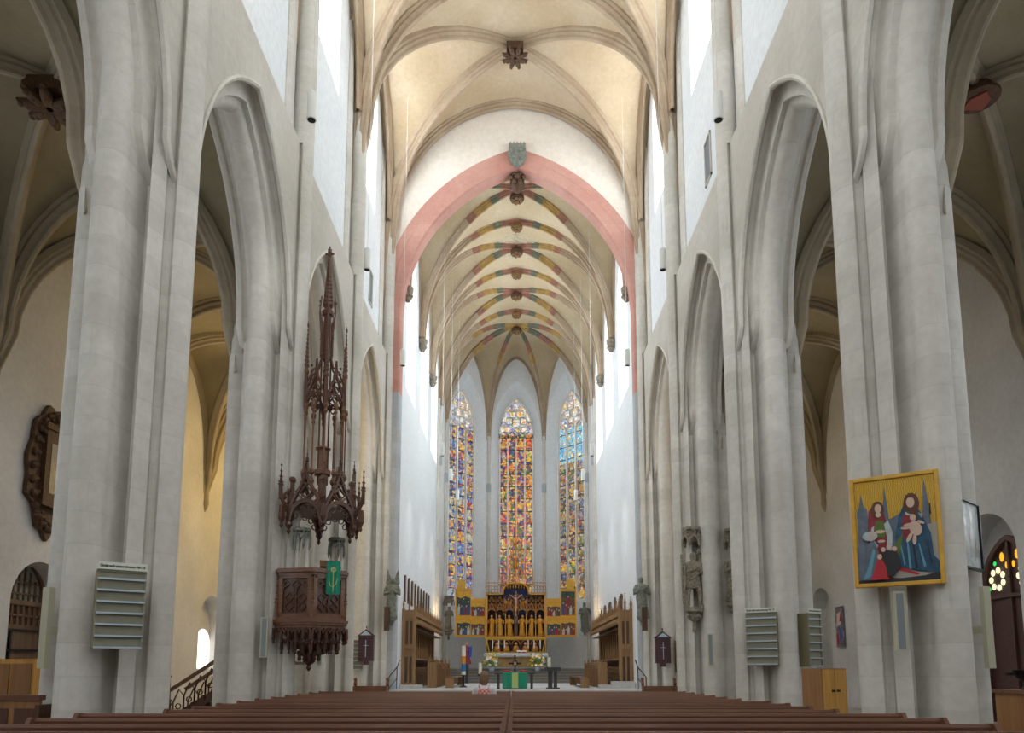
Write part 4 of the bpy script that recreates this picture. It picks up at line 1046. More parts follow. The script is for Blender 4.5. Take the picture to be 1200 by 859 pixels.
mb.ball((0, 0, 12.05), .05, 6); mb.box(-.11, .11, -.02, .02, 12.06, 12.1)
P_('spire', mb, W_['pulpit'], r)
mb = MB(); mb.tube([(-.5, .1, 5.3), (-.9, .1, 5.3)], .05, 6); P_('wall_bracket', mb, M['black'], r)
# stone canopies of vanished figures behind the pulpit
for x, y, lab in ((-5.05, 16.42, 'small stone canopy over slim shafts seen behind the pulpit'), (-4.55, 17.7, 'small stone canopy right of the pulpit under the carved spire')):
    r = thing('stone_canopy', lab, 'canopy', (x, y, 0)); z = 4.35
    mb = MB()
    for k in range(6):
        mp, L = hexside(0, 0, .19, 0, k)
        outline_bar(mb, mp, [(-L/2, z)] + [(u, z+.14+q) for u, q in pointed(L/2, .18, 5)] + [(L/2, z)], .03, 0, .03); outline_bar(mb, mp, [(-L/2, z+.4), (L/2, z+.4)], .06, 0, .03)
        mb.lathe([(0, -.1), (.02, -.03), (.015, .45)], mp(L/2, z, 0), 5)
    P_('openwork', mb, M['statuegrey'], r)
    mb = MB(); mb.lathe([(.19, z+.38), (.19, z+.45)], (0, 0, 0), 6); P_('cap', mb, M['statuegrey'], r)
    mb = MB(); mb.lathe([(.05, 3.75), (.05, z+.4)], (-.12, .08, 0), 8); mb.lathe([(.05, 3.75), (.05, z+.4)], (.12, .08, 0), 8); P_('shaft', mb, M['ribpale'], r)

# pulpit stair in the aisle
r = thing('staircase', 'wooden stair with pierced tracery railing rising behind the first left pier', 'staircase', (-9.1, 19.0, 0))
mb = MB(); n = 9
for i in range(n): mb.box(.0+i*.27, .3+i*.27, .05, .85, .07+i*.18-.04, .07+i*.18)
P_('tread', mb, W_['pulpit'], r)
mb = MB(); sl = .18/.27
for y in (0, .86): mb.bar((-.1, y, -.02+.1), (2.5, y, 2.5*sl+.05), .05, .22)
P_('stringer', mb, W_['pulpit'], r)
mb = MB()
for y in (0, .86): mb.bar((-.1, y, .92), (2.5, y, .92+2.6*sl), .09, .09)
P_('handrail', mb, W_['pulpitlight'], r)
for y in (0, .86):
    mb = MB(); mp = wallmap((0, y, 0), (1, 0, 0), (0, -1, 0))
    for i in range(9):
        u = i*.28; z = u*sl
        outline_bar(mb, mp, [(u, z+.12), (u, z+.6), (u+.14, z+.86+.08), (u+.28, z+.6+.18), (u+.28, z+.3)], .035, 0, .03); outline_bar(mb, mp, circ(u+.14, z+.5, .07, 8), .025, 0, .03, close=True)
    P_('balustrade', mb, W_['pulpit'], r)
mb = MB(); pinnacle(mb, -.12, 0, 0, 1.35, .055, cro=2); P_('newel', mb, W_['pulpit'], r); mb = MB(); pinnacle(mb, 2.5, 0, .0, 2.9, .055, cro=2); P_('newel', mb, W_['pulpit'], r)
mb = MB(); mb.box(2.3, 3.2, 0, .9, 1.60, 1.68); P_('landing', mb, W_['pulpit'], r)

# ------------------------------------------------------------------ stone saints
def canopy_statue(x, y, z0, z1, label, mat, christ=False, w=.3):
    r = thing('stone_saint', label, 'statue', (x, y, 0)); hgt = z1-z0
    zc = z0+.24*hgt; hs = .52*hgt
    mb = MB(); mb.lathe([(0, z0), (w*.25, z0+.03), (w*.18, z0+.1*hgt), (w*.6, z0+.13*hgt), (w*.4, z0+.17*hgt), (w*1.0, z0+.2*hgt), (w, zc-.02), (w*.8, zc)], (0, 0, 0), 8)
    rnd = random.Random(3)
    for k in range(12): a = 2*pi*k/12; mb.ball((w*.55*cos(a), w*.55*sin(a), z0+.15*hgt+.04*rnd.random()), .07*w/.3, 6)
    P_('console', mb, mat, r, smooth=40)
    mb = MB(); figure(mb, TM((0, 0, zc)), hs, seed=5, staff=-1 if christ else None, short=christ, folds=8)
    if christ:
        figure(mb, TM((.16*hs, -.02, zc+.72*hs), 0), hs*.42, seed=9)
        for s in (-1, 1): mb.tube([(s*.07*hs, -.02, zc+.42*hs), (s*.11*hs, -.08, zc+.24*hs), (s*.10*hs, -.05, zc+.05), (s*.13*hs, -.18, zc+.03)], [.065*hs, .042*hs, .03*hs, .035*hs], 8)
        mb.tube([(-.2*hs, -.16, zc), (-.22*hs, -.16, zc+.95*hs)], .022*hs, 6)
        for q in (-1, 0, 1): mb.tube([(.15*hs, -.1, zc+(.74-.05*q)*hs), (.0, -.17, zc+(.60-.07*q)*hs), (-.13*hs, -.1, zc+(.52-.06*q)*hs)], .028*hs, 6)
        mb.tube([(.16*hs, .02, zc+.75*hs), (.2*hs, .03, zc+.4*hs), (.17*hs, .02, zc+.1*hs)], [.04*hs, .07*hs, .03*hs], 6)
    P_('figure', mb, mat, r, smooth=45)
    mb = MB(); zt = zc+hs*(1.12 if christ else 1.06)
    for k in range(6):
        mp, L = hexside(0, 0, w, 0, k)
        outline_bar(mb, mp, [(-L/2, zt)] + [(u, zt+.1+q) for u, q in pointed(L/2*.9, .22*w/.3, 5)] + [(L/2, zt)], .05, 0, .05)
        for u, q in ((0, .45), (-L/4, .3), (L/4, .3)): outline_bar(mb, mp, circ(u, zt+q*w/.3, .055, 8), .03, 0, .03, close=True)
        p = mp(L/2, 0, 0); pinnacle(mb, p.x, p.y, zt-.02, z1-zt-.03, .025*w/.3, cro=3)
    mb.lathe([(w*.55, zt+.15), (w*.6, z1-.1), (w, z1-.09), (w, z1)], (0, 0, 0), 6)
    P_('canopy', mb, mat, r)
    return r
canopy_statue(5.62, 22.05, 2.60, 5.95, 'stone saint with staff and child on shoulder under a canopy, third right pier', M['statue'], True, .29)
canopy_statue(6.98, 22.25, 2.85, 5.95, 'slimmer stone saint half hidden between the second and third right piers', M['statue'], False, .26)
def bracket_statue(x, y, z0, z1, label, mat, wings=False, plain=False):
    r = thing('wall_statue', label, 'statue', (x, y, 0)); h = z1-z0
    mb = MB(); mb.lathe([(0, z0-.3), (.06, z0-.26), (.1, z0-.12), (.2, z0-.05), (.2, z0)], (0, 0, 0), 8); P_('bracket', mb, mat, r)
    mb = MB(); figure(mb, TM((0, 0, z0)), h*(.85 if wings else 1), seed=int(z1*7)); P_('figure', mb, mat, r, smooth=45)
    if wings:
        mb = MB()
        for s in (-1, 1): mb.add([(s*.05, .06, z0+h*.55), (s*.28, .1, z0+h*.75), (s*.22, .1, z1+.1), (s*.08, .08, z0+h*.85), (s*.05, .1, z0+h*.55), (s*.28, .14, z0+h*.75), (s*.22, .14, z1+.1), (s*.08, .12, z0+h*.85)], [(0, 1, 2, 3), (7, 6, 5, 4), (0, 4, 5, 1), (1, 5, 6, 2), (2, 6, 7, 3)])
        P_('wings', mb, mat, r)
    return r
bracket_statue(-5.0, 28.5, 3.5, 5.45, 'grey winged stone figure on a bracket at the left jamb of the chancel arch', M['statuegrey'], True)
bracket_statue(5.16, 28.5, 3.5, 5.2, 'dark grey stone figure on a bracket at the right jamb of the chancel arch', M['statuegrey'])
for s, x in ((-1, -5.14), (1, 5.20)):
    r = thing('hanging_plaque', 'small dark wooden plaque beside the stone figure %s of the chancel arch' % side_name[s], 'plaque', (x, 28.15, 3.0))
    mb = MB(); mb.box(-.10, .10, 0, .14, 0, .95); P_('board', mb, W_['stalldark'], r); mb = MB(); mb.box(-.08, .08, -.01, 0, .03, .92); P_('panel', mb, M['bossbrown'], r)
bracket_statue(4.72, 47.6, 4.0, 5.95, 'grey green stone figure on the wall right of the golden altar', M['statuegrey'])
canopy_statue(-4.45, 47.3, 3.4, 6.35, 'stone figure under a broad canopy on the wall left of the golden altar', M['statue'], False, .34)

# ------------------------------------------------------------------ pendant lamps
def pendant(x, y, z, zt, label, grp):
    r = thing('pendant_lamp', label, 'lamp', (x, y, z), 0, grp)
    mb = MB(); mb.lathe([(.085, .0), (.10, .01), (.10, .62), (.07, .66), (.02, .68)], n=16); P_('shade', mb, M['tin'], r, smooth=40)
    mb = MB(); mb.lathe([(.0, .03), (.082, .025), (.082, .0), (.07, -.005)], n=16); P_('louvre', mb, M['black'], r)
    mb = MB(); mb.tube([(0, 0, .66), (0, 0, zt-z)], .008, 5); P_('wire', mb, M['wire'], r)
    l = bpy.data.lights.new('lamp_bulb', 'SPOT'); l.energy = 300 if y > 30 else 170; l.spot_size = R(80 if y > 30 else 150); l.spot_blend = 1; l.shadow_soft_size = .09; l.color = (.95, .97, 1)
    o = bpy.data.objects.new('lamp_bulb', l); COL.objects.link(o); o.parent = r; o.location = (0, 0, -.12)
for s in (-1, 1):
    for k, y in enumerate((13.65, 19.3, 25.85)):
        pendant(s*4.32, y, 11.55+EZ, NZS+NH*F(4.32/NW)-.1, 'white tube lamp hanging on a wire, %s, %s of three toward the choir' % (side_name[s], ['first', 'second', 'third'][k]), 'tube lamps hanging in the nave')
    for k, y in enumerate((32.4, 36.9, 41.4)):
        pendant(CX+s*3.55, y, 10.0+EZ, KZS+KH*F(3.55/KW)-.05, 'small tube lamp hanging inside the choir, %s, %s from the arch' % (side_name[s], ['first', 'second', 'third'][k]), 'tube lamps hanging in the choir')

# ------------------------------------------------------------------ bosses and corbels
def boss(x, y, z, r0, label, mat, kind=0, grp=None):
    r = thing('vault_boss', label, 'boss', (x, y, z), 0, grp); rnd = random.Random(int(y*10))
    mb = MB()
    if kind == 0:      # round carved boss
        mb.lathe([(r0*.7, .30), (r0*.95, .22), (r0, .1), (r0*.92, .03), (r0*.6, -.0), (0, -.03)], n=18); P_('drum', mb, mat, r, smooth=40)
        mb = MB()
        for k in range(7): a = 2*pi*k/7; mb.ball((r0*.6*cos(a), r0*.6*sin(a), -.02), r0*.25, 7, 0, 1, 1, .7)
        mb.ball((0, 0, -.03), r0*.32, 8); P_('rosette', mb, M['bossgold'], r, smooth=50)
    elif kind == 1:    # square of curling leaves
        mb.box(-r0*.8, r0*.8, -r0*.8, r0*.8, 0, .3); P_('block', mb, mat, r)
        for i in range(4):
            a = i*pi/2+pi/4
            for da in (-.33, .33):
                m2 = MB(); pts = [V((r0*k*cos(a+da*(1+k*.3)), r0*k*sin(a+da*(1+k*.3)), -.05-.12*sin(k*2.2))) for k in (.2, .5, .8, 1.1, 1.3)]
                m2.tube(pts, [r0*.2, r0*.26, r0*.24, r0*.16, r0*.05], 7)
                for k in (2, 3): m2.ball(pts[k]+V((0, 0, -.05)), r0*.16, 6)
                P_('leaf', m2, mat, r, smooth=50)
    else:              # disc with a shield
        mb.lathe([(r0*.6, .3), (r0*.9, .1), (r0, .06), (r0, 0), (0, 0)], n=20); P_('disc', mb, mat, r, smooth=40)
        m2 = MB(); pts = [(-.45, .5), (.45, .5), (.45, -.1), (0, -.55), (-.45, -.1)]; m2.prism([(a*r0*1.2, b*r0*1.2) for a, b in pts], -.04, 0); P_('shield', m2, simple('dull red shield', (.25, .06, .04), .6), r)
    return r
zr = NZS+NH-.62
boss(0, (YC[5]+YC[6])/2-.1, zr+.05, .42, 'square leaf-carved brown boss at the crown of the farthest nave vault', M['bossbrown'], 1)
boss(0, (YC[4]+YC[5])/2, zr, .42, 'leaf-carved brown boss of the nave vault above the picture edge', M['bossbrown'], 1)
nm = ['first', 'second', 'third', 'fourth', 'fifth', 'sixth', 'seventh', 'eighth']
for k, y in enumerate((32.3, 34.6, 36.87, 39.15, 41.53, 43.91, 46.0)):
    boss(CX, y, KZS+KH-.52, .36 if k not in (1, 3, 5) else .31, '%s carved boss along the choir vault ridge, counted from the chancel arch' % nm[k], M['bossgold'] if k % 2 else M['bossbrown'], 0, 'bosses on the choir vault ridge')
boss(-9.95, (YC[3]+YC[4])/2, AZS+AH-.55, .48, 'dark leaf-carved boss on the left aisle vault', M['bossbrown'], 1)
boss(9.95, (YC[3]+YC[4])/2, AZS+AH-.50, .40, 'round boss with a red shield on the right aisle vault', M['bossbrown'], 2)
# coat of arms and carved head at the arch apex
r = thing('coat_of_arms', 'grey green carved coat of arms at the tip of the pink chancel arch', 'carving', (CX, YA0-.12, CHS+CHA+.05))
mb = MB(); pts = [(-.36, .9), (.36, .9), (.40, .3), (.28, .0), (0, -.18), (-.28, .0), (-.40, .3)]
mb.prism(pts, -.08, .08, T=TM((0, 0, .1), 0, pi/2)); P_('shield', mb, M['statuegrey'], r)
mb = MB()
for k in range(5): mb.lathe([(.05, .95), (.08, 1.05), (.03, 1.12), (0, 1.2)], (-.3+.15*k, 0, .0), 6)
for x, z in ((-.15, .6), (.15, .6), (-.15, .3), (.15, .3), (0, .1)): mb.ball((x, -.08, z+.1), .09, 7)
P_('crest', mb, M['statuegrey'], r, smooth=45)
r = thing('carved_corbel', 'dark carved corbel block just under the coat of arms', 'corbel', (CX, YA0+.2, CHS+CHA-.75))
mb = MB(); mb.box(-.32, .32, 0, .6, .3, .8); P_('block', mb, M['bossbrown'], r)
mb = MB()
for k in range(6): a = k*pi/3; mb.ball((.26*cos(a), -.02, .45+.2*sin(a)), .12, 7)
mb.ball((0, -.1, .45), .14, 8); mb.lathe([(0, -.05), (.2, .05), (.3, .3)], (0, .3, 0), 8); P_('foliage', mb, M['bossbrown'], r, smooth=45)
for sg in (-1, 1):
    for k, y in enumerate((YA1+.12, 34.6, 39.15)):
        r = thing('carved_corbel', 'carved corbel under the choir vault ribs, %s wall, %s from the arch' % (side_name[sg], nm[k]), 'corbel', (CX+sg*(KW-.18), y, KZS-.75), 0, 'corbels of the choir vault')
        mb = MB(); mb.lathe([(0, 0), (.10, .05), (.16, .2), (.14, .35), (.23, .48), (.25, .6), (.25, .68)], n=10); P_('bell', mb, M['bossstone'], r, smooth=40)
        mb = MB()
        for q in range(7): a = q*2*pi/7; mb.ball((.16*cos(a), .16*sin(a), .30), .085, 6)
        P_('carved_head', mb, M['bossstone'], r, smooth=45)
        mb = MB(); mb.lathe([(.12, .66), (.12, 1.1)], n=8); P_('springer', mb, M['ribpale'], r)
# painted lace rosette round the third crossing boss
# ------------------------------------------------------------------ high altar
AY = 46.3
r = thing('winged_altarpiece', 'tall gilded winged altarpiece with carved saints, crucified figure and lattice pinnacles', 'altarpiece', (.06, AY, 0))
def frame_box(mb, x0, x1, z0, z1, w, y0, y1):
    for a, b, c, d in ((x0, x0+w, z0, z1), (x1-w, x1, z0, z1), (x0+w, x1-w, z0, z0+w), (x0+w, x1-w, z1-w, z1)): mb.box(a, b, y0, y1, c, d)
# predella
mb = MB(); mb.box(-1.95, 1.95, .1, .5, 2.5, 3.42); P_('predella', mb, M['shrine'], r)
mb = MB(); frame_box(mb, -1.98, 1.98, 2.52, 3.42, .07, -.02, .12)
for s in (-1, 1):
    for k in range(4): mb.box(s*1.98-(s > 0)*.12, s*1.98+(s < 0)*.12+.0, -.1, .1, 3.42-.18*k-.18, 3.42-.2*k) if k < 2 else None
    mb.bar((s*1.92, -.05, 3.35), (s*1.75, -.05, 2.6), .07)
mb.box(-2.05, 2.05, -.08, .5, 3.42, 3.52)
P_('predella_frame', mb, M['goldpaint'], r)
for k in range(5):
    x = (k-2)*.62; mb = MB()
    mb.lathe([(.20, 2.62), (.22, 2.75), (.15, 2.95), (.05, 3.0)], (x, .02, 0), 12, 0, 0, 1, .6); mb.ball((x, 0, 3.10), .095, 8, 1); mb.lathe([(.11, 3.02), (.12, 3.14), (.05, 3.22)], (x, .05, 0), 8, 0)
    outline_bar(mb, wallmap((x, 0, 0), (1, 0, 0), (0, -1, 0)), [(-.27, 3.05), (-.2, 3.25), (0, 3.36), (.2, 3.25), (.27, 3.05)], .04, 0, .05)
    P_('predella_bust', mb, [M['golddull'], M['skin']], r, smooth=45)
# shrine box
mb = MB(); mb.box(-1.95, 1.95, .55, .62, 3.5, 6.36); mb.box(-.85, .85, .55, .62, 6.3, 7.05); P_('shrine_back', mb, M['shrine'], r)
mb = MB()
for x in (-1.98, 1.88): mb.box(x, x+.1, -.05, .62, 3.5, 6.4)
mb.box(-1.98, 1.98, -.05, .62, 3.5, 3.6)
for s in (-1, 1):
    a, b = sorted((s*.85, s*1.98)); mb.box(a, b, -.05, .62, 6.34, 6.42); mb.box(s*.85-.05, s*.85+.05, -.05, .62, 6.34, 6.9)
    for q in (.68, 1.3): mb.box(s*q-.025, s*q+.025, -.04, .04, 3.6, 5.1)
P_('shrine_frame', mb, W_['yellow'], r)
mb = MB(); mb.box(-.13, .13, .2, .3, 3.6, 5.0); mb.box(-.07, .07, .15, .22, 3.6, 6.6); mb.box(-.45, .45, .15, .22, 6.28, 6.36); P_('cross', mb, W_['door'], r)
mb = MB(); mb.box(-.82, .82, .48, .54, 5.15, 6.75); P_('crucifixion_ground', mb, M['navy'], r)
# the six standing saints
for k, x in enumerate((-1.6, -1.05, -.42, .42, 1.02, 1.6)):
    mb = MB(); figure(mb, TM((x, .12, 3.62)), 1.38, 0, 1, seed=k+2, folds=6, hairmi=2)
    P_('carved_saint', mb, [M['gold'], M['skin'], M['golddull']], r, smooth=50)
    mb = MB(); mp = wallmap((x, 0, 0), (1, 0, 0), (0, -1, 0)); hw = .27
    outline_bar(mb, mp, [(u, 5.08+z) for u, z in pointed(hw, .3, 6)], .05, -.02, .06); outline_bar(mb, mp, [(-hw, 5.12), (-hw*.5, 5.5), (0, 5.85), (hw*.5, 5.5), (hw, 5.12)], .045, -.02, .06)
    for q in (-1, 1): pinnacle(mb, x+q*hw, -.02, 5.0, 1.25, .028, cro=4)
    for u, z, rr in ((0, 5.45, .09), (-.14, 5.65, .06), (.14, 5.65, .06), (0, 5.7, .05), (-.13, 5.95, .06), (.13, 5.95, .06), (0, 6.12, .07)): outline_bar(mb, mp, circ(u, z, rr, 10, 0, 4, .2), .028, 0, .04, close=True)
    P_('baldachin', mb, M['golddull'], r)
# crucified figure and angels
mb = MB()
mb.tube([(0, .08, 6.16), (0, .06, 6.0), (.02, .05, 5.75), (.0, .06, 5.55), (-.02, .05, 5.2), (0, .08, 4.95)], [.05, .10, .085, .09, .06, .035], 10, 0)
for s in (-1, 1): mb.tube([(s*.06, .08, 6.08), (s*.24, .09, 6.22), (s*.42, .1, 6.36)], [.045, .032, .02], 7, 0)
mb.ball((-.02, 0, 6.25), .075, 10, 0, 1, 1, 1.2); mb.lathe([(.10, 5.42), (.115, 5.52), (.09, 5.62)], (0, .05, 0), 10, 1)
P_('crucified_figure', mb, [M['skin'], M['gold']], r, smooth=50)
for s in (-1, 1):
    mb = MB(); mb.tube([(s*.35, .3, 5.35), (s*.45, .25, 5.7), (s*.5, .22, 5.95)], [.03, .1, .06], 8, 0); mb.ball((s*.5, .2, 6.05), .06, 7, 1)
    mb.add([(s*.5, .3, 5.8), (s*.78, .3, 6.15), (s*.74, .3, 5.75)], [(0, 1, 2)]); mb.add([(s*.45, .3, 5.75), (s*.25, .3, 6.1), (s*.3, .3, 5.7)], [(0, 1, 2)]); P_('carved_angel', mb, [M['gold'], M['skin']], r, smooth=50)
# galleries and spires over the shrine
def gallery(x0, x1, z0, z1, n, y=0., d=.3):
    g = MB(); mp = wallmap((0, y, 0), (1, 0, 0), (0, -1, 0)); w = (x1-x0)/n
    g.box(x0, x1, y-.02, y+d, z0, z0+.05)
    for k in range(n):
        c = x0+(k+.5)*w
        outline_bar(g, mp, [(c-w/2, z0)] + [(c+u, z0+(z1-z0)*.45+q) for u, q in pointed(w/2, (z1-z0)*.3, 4)] + [(c+w/2, z0)], .028, -.02, .05)
        outline_bar(g, mp, circ(c, z0+(z1-z0)*.35, w*.28, 8, 0, 4, .2), .02, 0, .03, close=True)
        pinnacle(g, c-w/2, y-.02, z0, (z1-z0)*1.25, .02, cro=2)
    outline_bar(g, mp, [(x0, z1*.98+z0*.02), (x1, z1*.98+z0*.02)], .035, -.02, .04); pinnacle(g, x1, y-.02, z0, (z1-z0)*1.25, .02, cro=2)
    return g
P_('gallery', gallery(-1.98, -.85, 6.42, 7.15, 6), M['golddull'], r); P_('gallery', gallery(.85, 1.98, 6.42, 7.15, 6), M['golddull'], r)
P_('gallery', gallery(-1.15, 1.15, 7.0, 7.55, 10, -.1), M['golddull'], r)
mb = MB(); mp = wallmap((0, -.1, 0), (1, 0, 0), (0, -1, 0))
outline_bar(mb, mp, [(-.85, 6.4), (-.8, 6.8), (-.5, 7.05), (0, 7.15), (.5, 7.05), (.8, 6.8), (.85, 6.4)], .08, -.05, .12)
for k in range(9):
    x = -.72+.18*k; mb.lathe([(0, -.28), (.03, -.2), (.04, 0), (.05, .12)], (x, -.1, 7.02-.12*abs(x)), 5)
P_('crown_arch', mb, M['gold'], r)
for x, z0, h in ((-.36, 7.4, 3.3), (-.18, 7.4, 3.9), (0, 7.6, 4.9), (.18, 7.4, 3.9), (.36, 7.4, 3.3), (-.62, 7.4, 1.9), (.62, 7.4, 1.9), (-1.1, 7.4, 1.1), (1.1, 7.4, 1.1)):
    mb = MB(); pinnacle(mb, x, .15, z0, h, .045 if x else .06, cro=8); P_('spire', mb, M['golddull'] if abs(x) > .5 else M['gold'], r)
mb = MB(); mp = wallmap((0, .1, 0), (1, 0, 0), (0, -1, 0))
for z in (8.2, 9.0, 9.8):
    for q in (-.27, -.09, .09, .27): outline_bar(mb, mp, [(q-.09, z)] + [(q+u, z+.12+v_) for u, v_ in pointed(.09, .14, 4)] + [(q+.09, z)], .025, 0, .05)
for s in (-1, 1): outline_bar(mb, mp, [(s*.62, 7.8), (s*.5, 8.4), (s*.36, 8.6)], .03, 0, .05)
P_('spire_tracery', mb, M['gold'], r)
mb = MB(); figure(mb, TM((0, -.02, 8.05)), .95, 0, 1, seed=12); P_('tabernacle_figure', mb, [M['golddull'], M['skin']], r, smooth=50)
mb = MB(); figure(mb, TM((0, -.02, 9.3)), .7, 0, 1, seed=13); P_('tabernacle_figure', mb, [M['golddull'], M['skin']], r, smooth=50)
# painted wings
pm = [simple('wing painting dark green', (.03, .06, .05), .6, var=.4, vs=9), simple('wing painting crimson', (.25, .02, .03), .6, var=.3, vs=9), simple('wing painting flesh', (.55, .36, .26), .6),
      simple('wing painting blue', (.03, .08, .20), .6, var=.4, vs=9), simple('wing painting gold', (.62, .36, .03), .5, var=.2, vs=12), simple('wing painting pale', (.45, .45, .40), .6, var=.3, vs=9), simple('wing painting brown', (.12, .06, .035), .6, var=.4, vs=9)]
for s in (-1, 1):
    w_ = P_('wing', (lambda q: (q.box(*sorted((s*2.0, s*2.95)), .0, .06, 3.55, 6.1), q.box(*sorted((s*2.95, s*4.0)), .0, .06, 3.55, 6.75), q.box(*sorted((s*3.35, s*3.85)), 0, .06, 6.75, 7.35), q)[-1])(MB()), M['goldpaint'], r)
    for j, (x0, x1, z0, z1) in enumerate(((2.07, 2.93, 3.68, 4.62), (2.07, 2.93, 4.92, 5.75), (3.0, 3.90, 3.68, 4.72), (3.0, 3.90, 4.98, 6.55))):
        rnd = random.Random(j*7+(s > 0)*31); a, b = sorted((s*x0, s*x1)); W0, H0_ = b-a, z1-z0; sh = [(rnd.choice((0, 6)), [(0, 0), (W0, 0), (W0, H0_), (0, H0_)]), (4 if j != 3 or s < 0 else 0, [(0, H0_*.78), (W0*.3, H0_*.72), (W0*.6, H0_*.8), (W0, H0_*.72), (W0, H0_), (0, H0_)])]
        for k in range(5 if j < 3 else 6):
            cx = W0*(.14+.18*k+.03*rnd.random()) if k < 5 else W0*.5; hh = H0_*(.35+.3*rnd.random()); z_ = .02+(.35*H0_ if k == 5 else 0); c = rnd.choice((1, 3, 5, 3, 6, 1, 0))
            sh.append((c, [(cx-.10, z_), (cx+.10, z_), (cx+.085, z_+hh*.7), (cx, z_+hh*.85), (cx-.085, z_+hh*.7)])); sh.append((2, ell(cx+.01, z_+hh*.88, .042, .055, 8)))
        poly_art(w_, 'painted_scene', TM((a, -.003, z0)), sh, pm, d=.002)
        g = MB(); g.box(a-.03, b+.03, -.03, 0, z1, z1+.05); g.box(a-.03, b+.03, -.03, 0, z0-.05, z0); g.box(a-.04, a, -.03, 0, z0, z1); g.box(b, b+.04, -.03, 0, z0, z1)
        for k in range(5): outline_bar(g, wallmap((a, 0, 0), (1, 0, 0), (0, -1, 0)), circ(W0*(.1+.2*k), z1+.12, .06, 8), .02, .0, .02, close=True)
        P_('wing_frame', g, M['gold'], w_)

r = thing('stone_altar', 'stone high altar under the golden altarpiece, draped with a white cloth', 'altar', (.06, 45.2, 0))
mb = MB(); mb.box(-1.85, 1.85, -.5, 1.1, 1.5, 2.32); mb.box(-1.95, 1.95, -.6, 1.15, 2.3, 2.42); P_('altar_block', mb, M['stone'], r, bevel=.03)
mb = MB(); mb.box(-1.7, 1.7, -.53, -.5, 1.62, 2.24); P_('front_panel', mb, simple('ochre altar front', (.42, .27, .12), .7, var=.3, vs=4), r)
mb = MB()
for k in range(4): outline_bar(mb, wallmap((-1.28+k*.85, -.54, 0), (1, 0, 0), (0, -1, 0)), [(-.36, 1.68), (-.36, 2.18), (.36, 2.18), (.36, 1.68)], .03, 0, .02, close=True)
P_('panel_moulding', mb, M['goldpaint'], r)
c = MB(); nn = 40; rows = []
for z, o in ((2.44, 1.1), (2.44, -.62), (2.42, -.64), (2.2, -.65)): rows.append([V((-2.0+4.0*i/nn, o-(.01*sin(i*1.3) if z < 2.4 else 0), z)) for i in range(nn+1)])
c.grid(rows); 
for s in (-1, 1): c.grid([[V((s*2.0, y, 2.44)) for y in (-.62, 1.1)], [V((s*2.02, y, 2.15)) for y in (-.62, 1.1)]])
o = c.build('altar_cloth', M['white'], None, smooth=40, solid=.015, loc=(.06, 45.2, 0)); tag(o, 'white cloth covering the top of the high altar', 'altar cloth')
r = None
for k, px in enumerate((-1.42, -1.03, -.66, .84, 1.21, 1.6)):
    r = thing('candlestick', 'golden altar candlestick with a white candle, %s from the left of six' % ['first', 'second', 'third', 'fourth', 'fifth', 'sixth'][k], 'candlestick', (px, 44.85, 2.455), 0, 'candles on the high altar')
    mb = MB(); mb.lathe([(.09, 0), (.07, .03), (.02, .06), (.035, .12), (.018, .18), (.03, .28), (.055, .32), (.03, .34)], n=12); P_('holder', mb, M['gold'], r, smooth=40)
    mb = MB(); mb.lathe([(.035, .33), (.035, .82), (.01, .84), (0, .86)], n=10); P_('candle', mb, M['wax'], r)
r = thing('open_book', 'open white book lying on the high altar', 'book', (.42, 44.85, 2.455))
for s in (-1, 1):
    mb = MB(); mb.grid([[V((s*x, y, .1+.5*y*.5+.03*sin(x*8))) for x in (0, .1, .2, .3)] for y in (-.12, .22)]); P_('page', mb, M['white'], r, solid=.02)
mb = MB(); mb.box(-.2, .2, -.02, .24, 0, .09); P_('bookrest', mb, M['red'], r)
def bouquet(x, y, z, label, seed, S_=1.):
    r = thing('flower_arrangement', label, 'flowers', (x, y, z), 0, None); rnd = random.Random(seed)
    mb = MB(); mb.lathe([(.13, 0), (.17, .1), (.15, .22), (.18, .25)], n=12); P_('vase', mb, simple('pale blue vase', (.45, .62, .75), .3), r, smooth=40)
    mb = MB()
    for k in range(170):
        a = rnd.random()*6.28; e = rnd.random()*1.35; d = (.2+.42*rnd.random())*S_; c = V((d*cos(a)*cos(e)*1.05, d*sin(a)*cos(e)*.7, .28+d*sin(e)*1.45)); L = .10
        u = V((rnd.uniform(-1, 1), rnd.uniform(-1, 1), rnd.uniform(-.3, 1))).normalized()*L; w = u.orthogonal().normalized()*.03
        mb.add([c-u, c+w, c+u, c-w], [(0, 1, 2, 3)])
    for k in range(14): a = rnd.random()*6.28; mb.tube([(0, 0, .2), (.15*cos(a), .12*sin(a), .45), (.4*cos(a)*S_, .3*sin(a)*S_, .6+.3*rnd.random())], .008, 4)
    P_('foliage', mb, M['foliage'], r)
    for col, n, rr in (('fwhite', 16, .085), ('fyellow', 12, .075), ('forange', 9, .075)):
        for k in range(n):
            a = rnd.random()*6.28 if rnd.random() < .3 else rnd.uniform(pi, 2*pi); e = rnd.random()*1.3; d = .47*S_; z0 = .12 if (col == 'fwhite' and k < 9) else .3
            c = (d*cos(a)*cos(e), d*sin(a)*cos(e)*.75, z0+d*sin(e)*1.45)
            mb = MB(); mb.lathe([(.01, -.04), (rr*.7, -.02), (rr, .03), (rr*.75, .045), (rr*.3, .02), (0, .03)], (0, 0, 0), 8, T=TM(c, 0, R(rnd.uniform(20, 80)), R(rnd.uniform(-40, 40)))); P_('blossom', mb, M[col], r, smooth=50)
    return r
bouquet(-1.40, 42.6, 1.34, 'round bouquet of white, yellow and orange flowers left of the crucifix', 4)
bouquet(1.34, 42.6, 1.35, 'round bouquet of white, yellow and orange flowers right of the crucifix', 9)

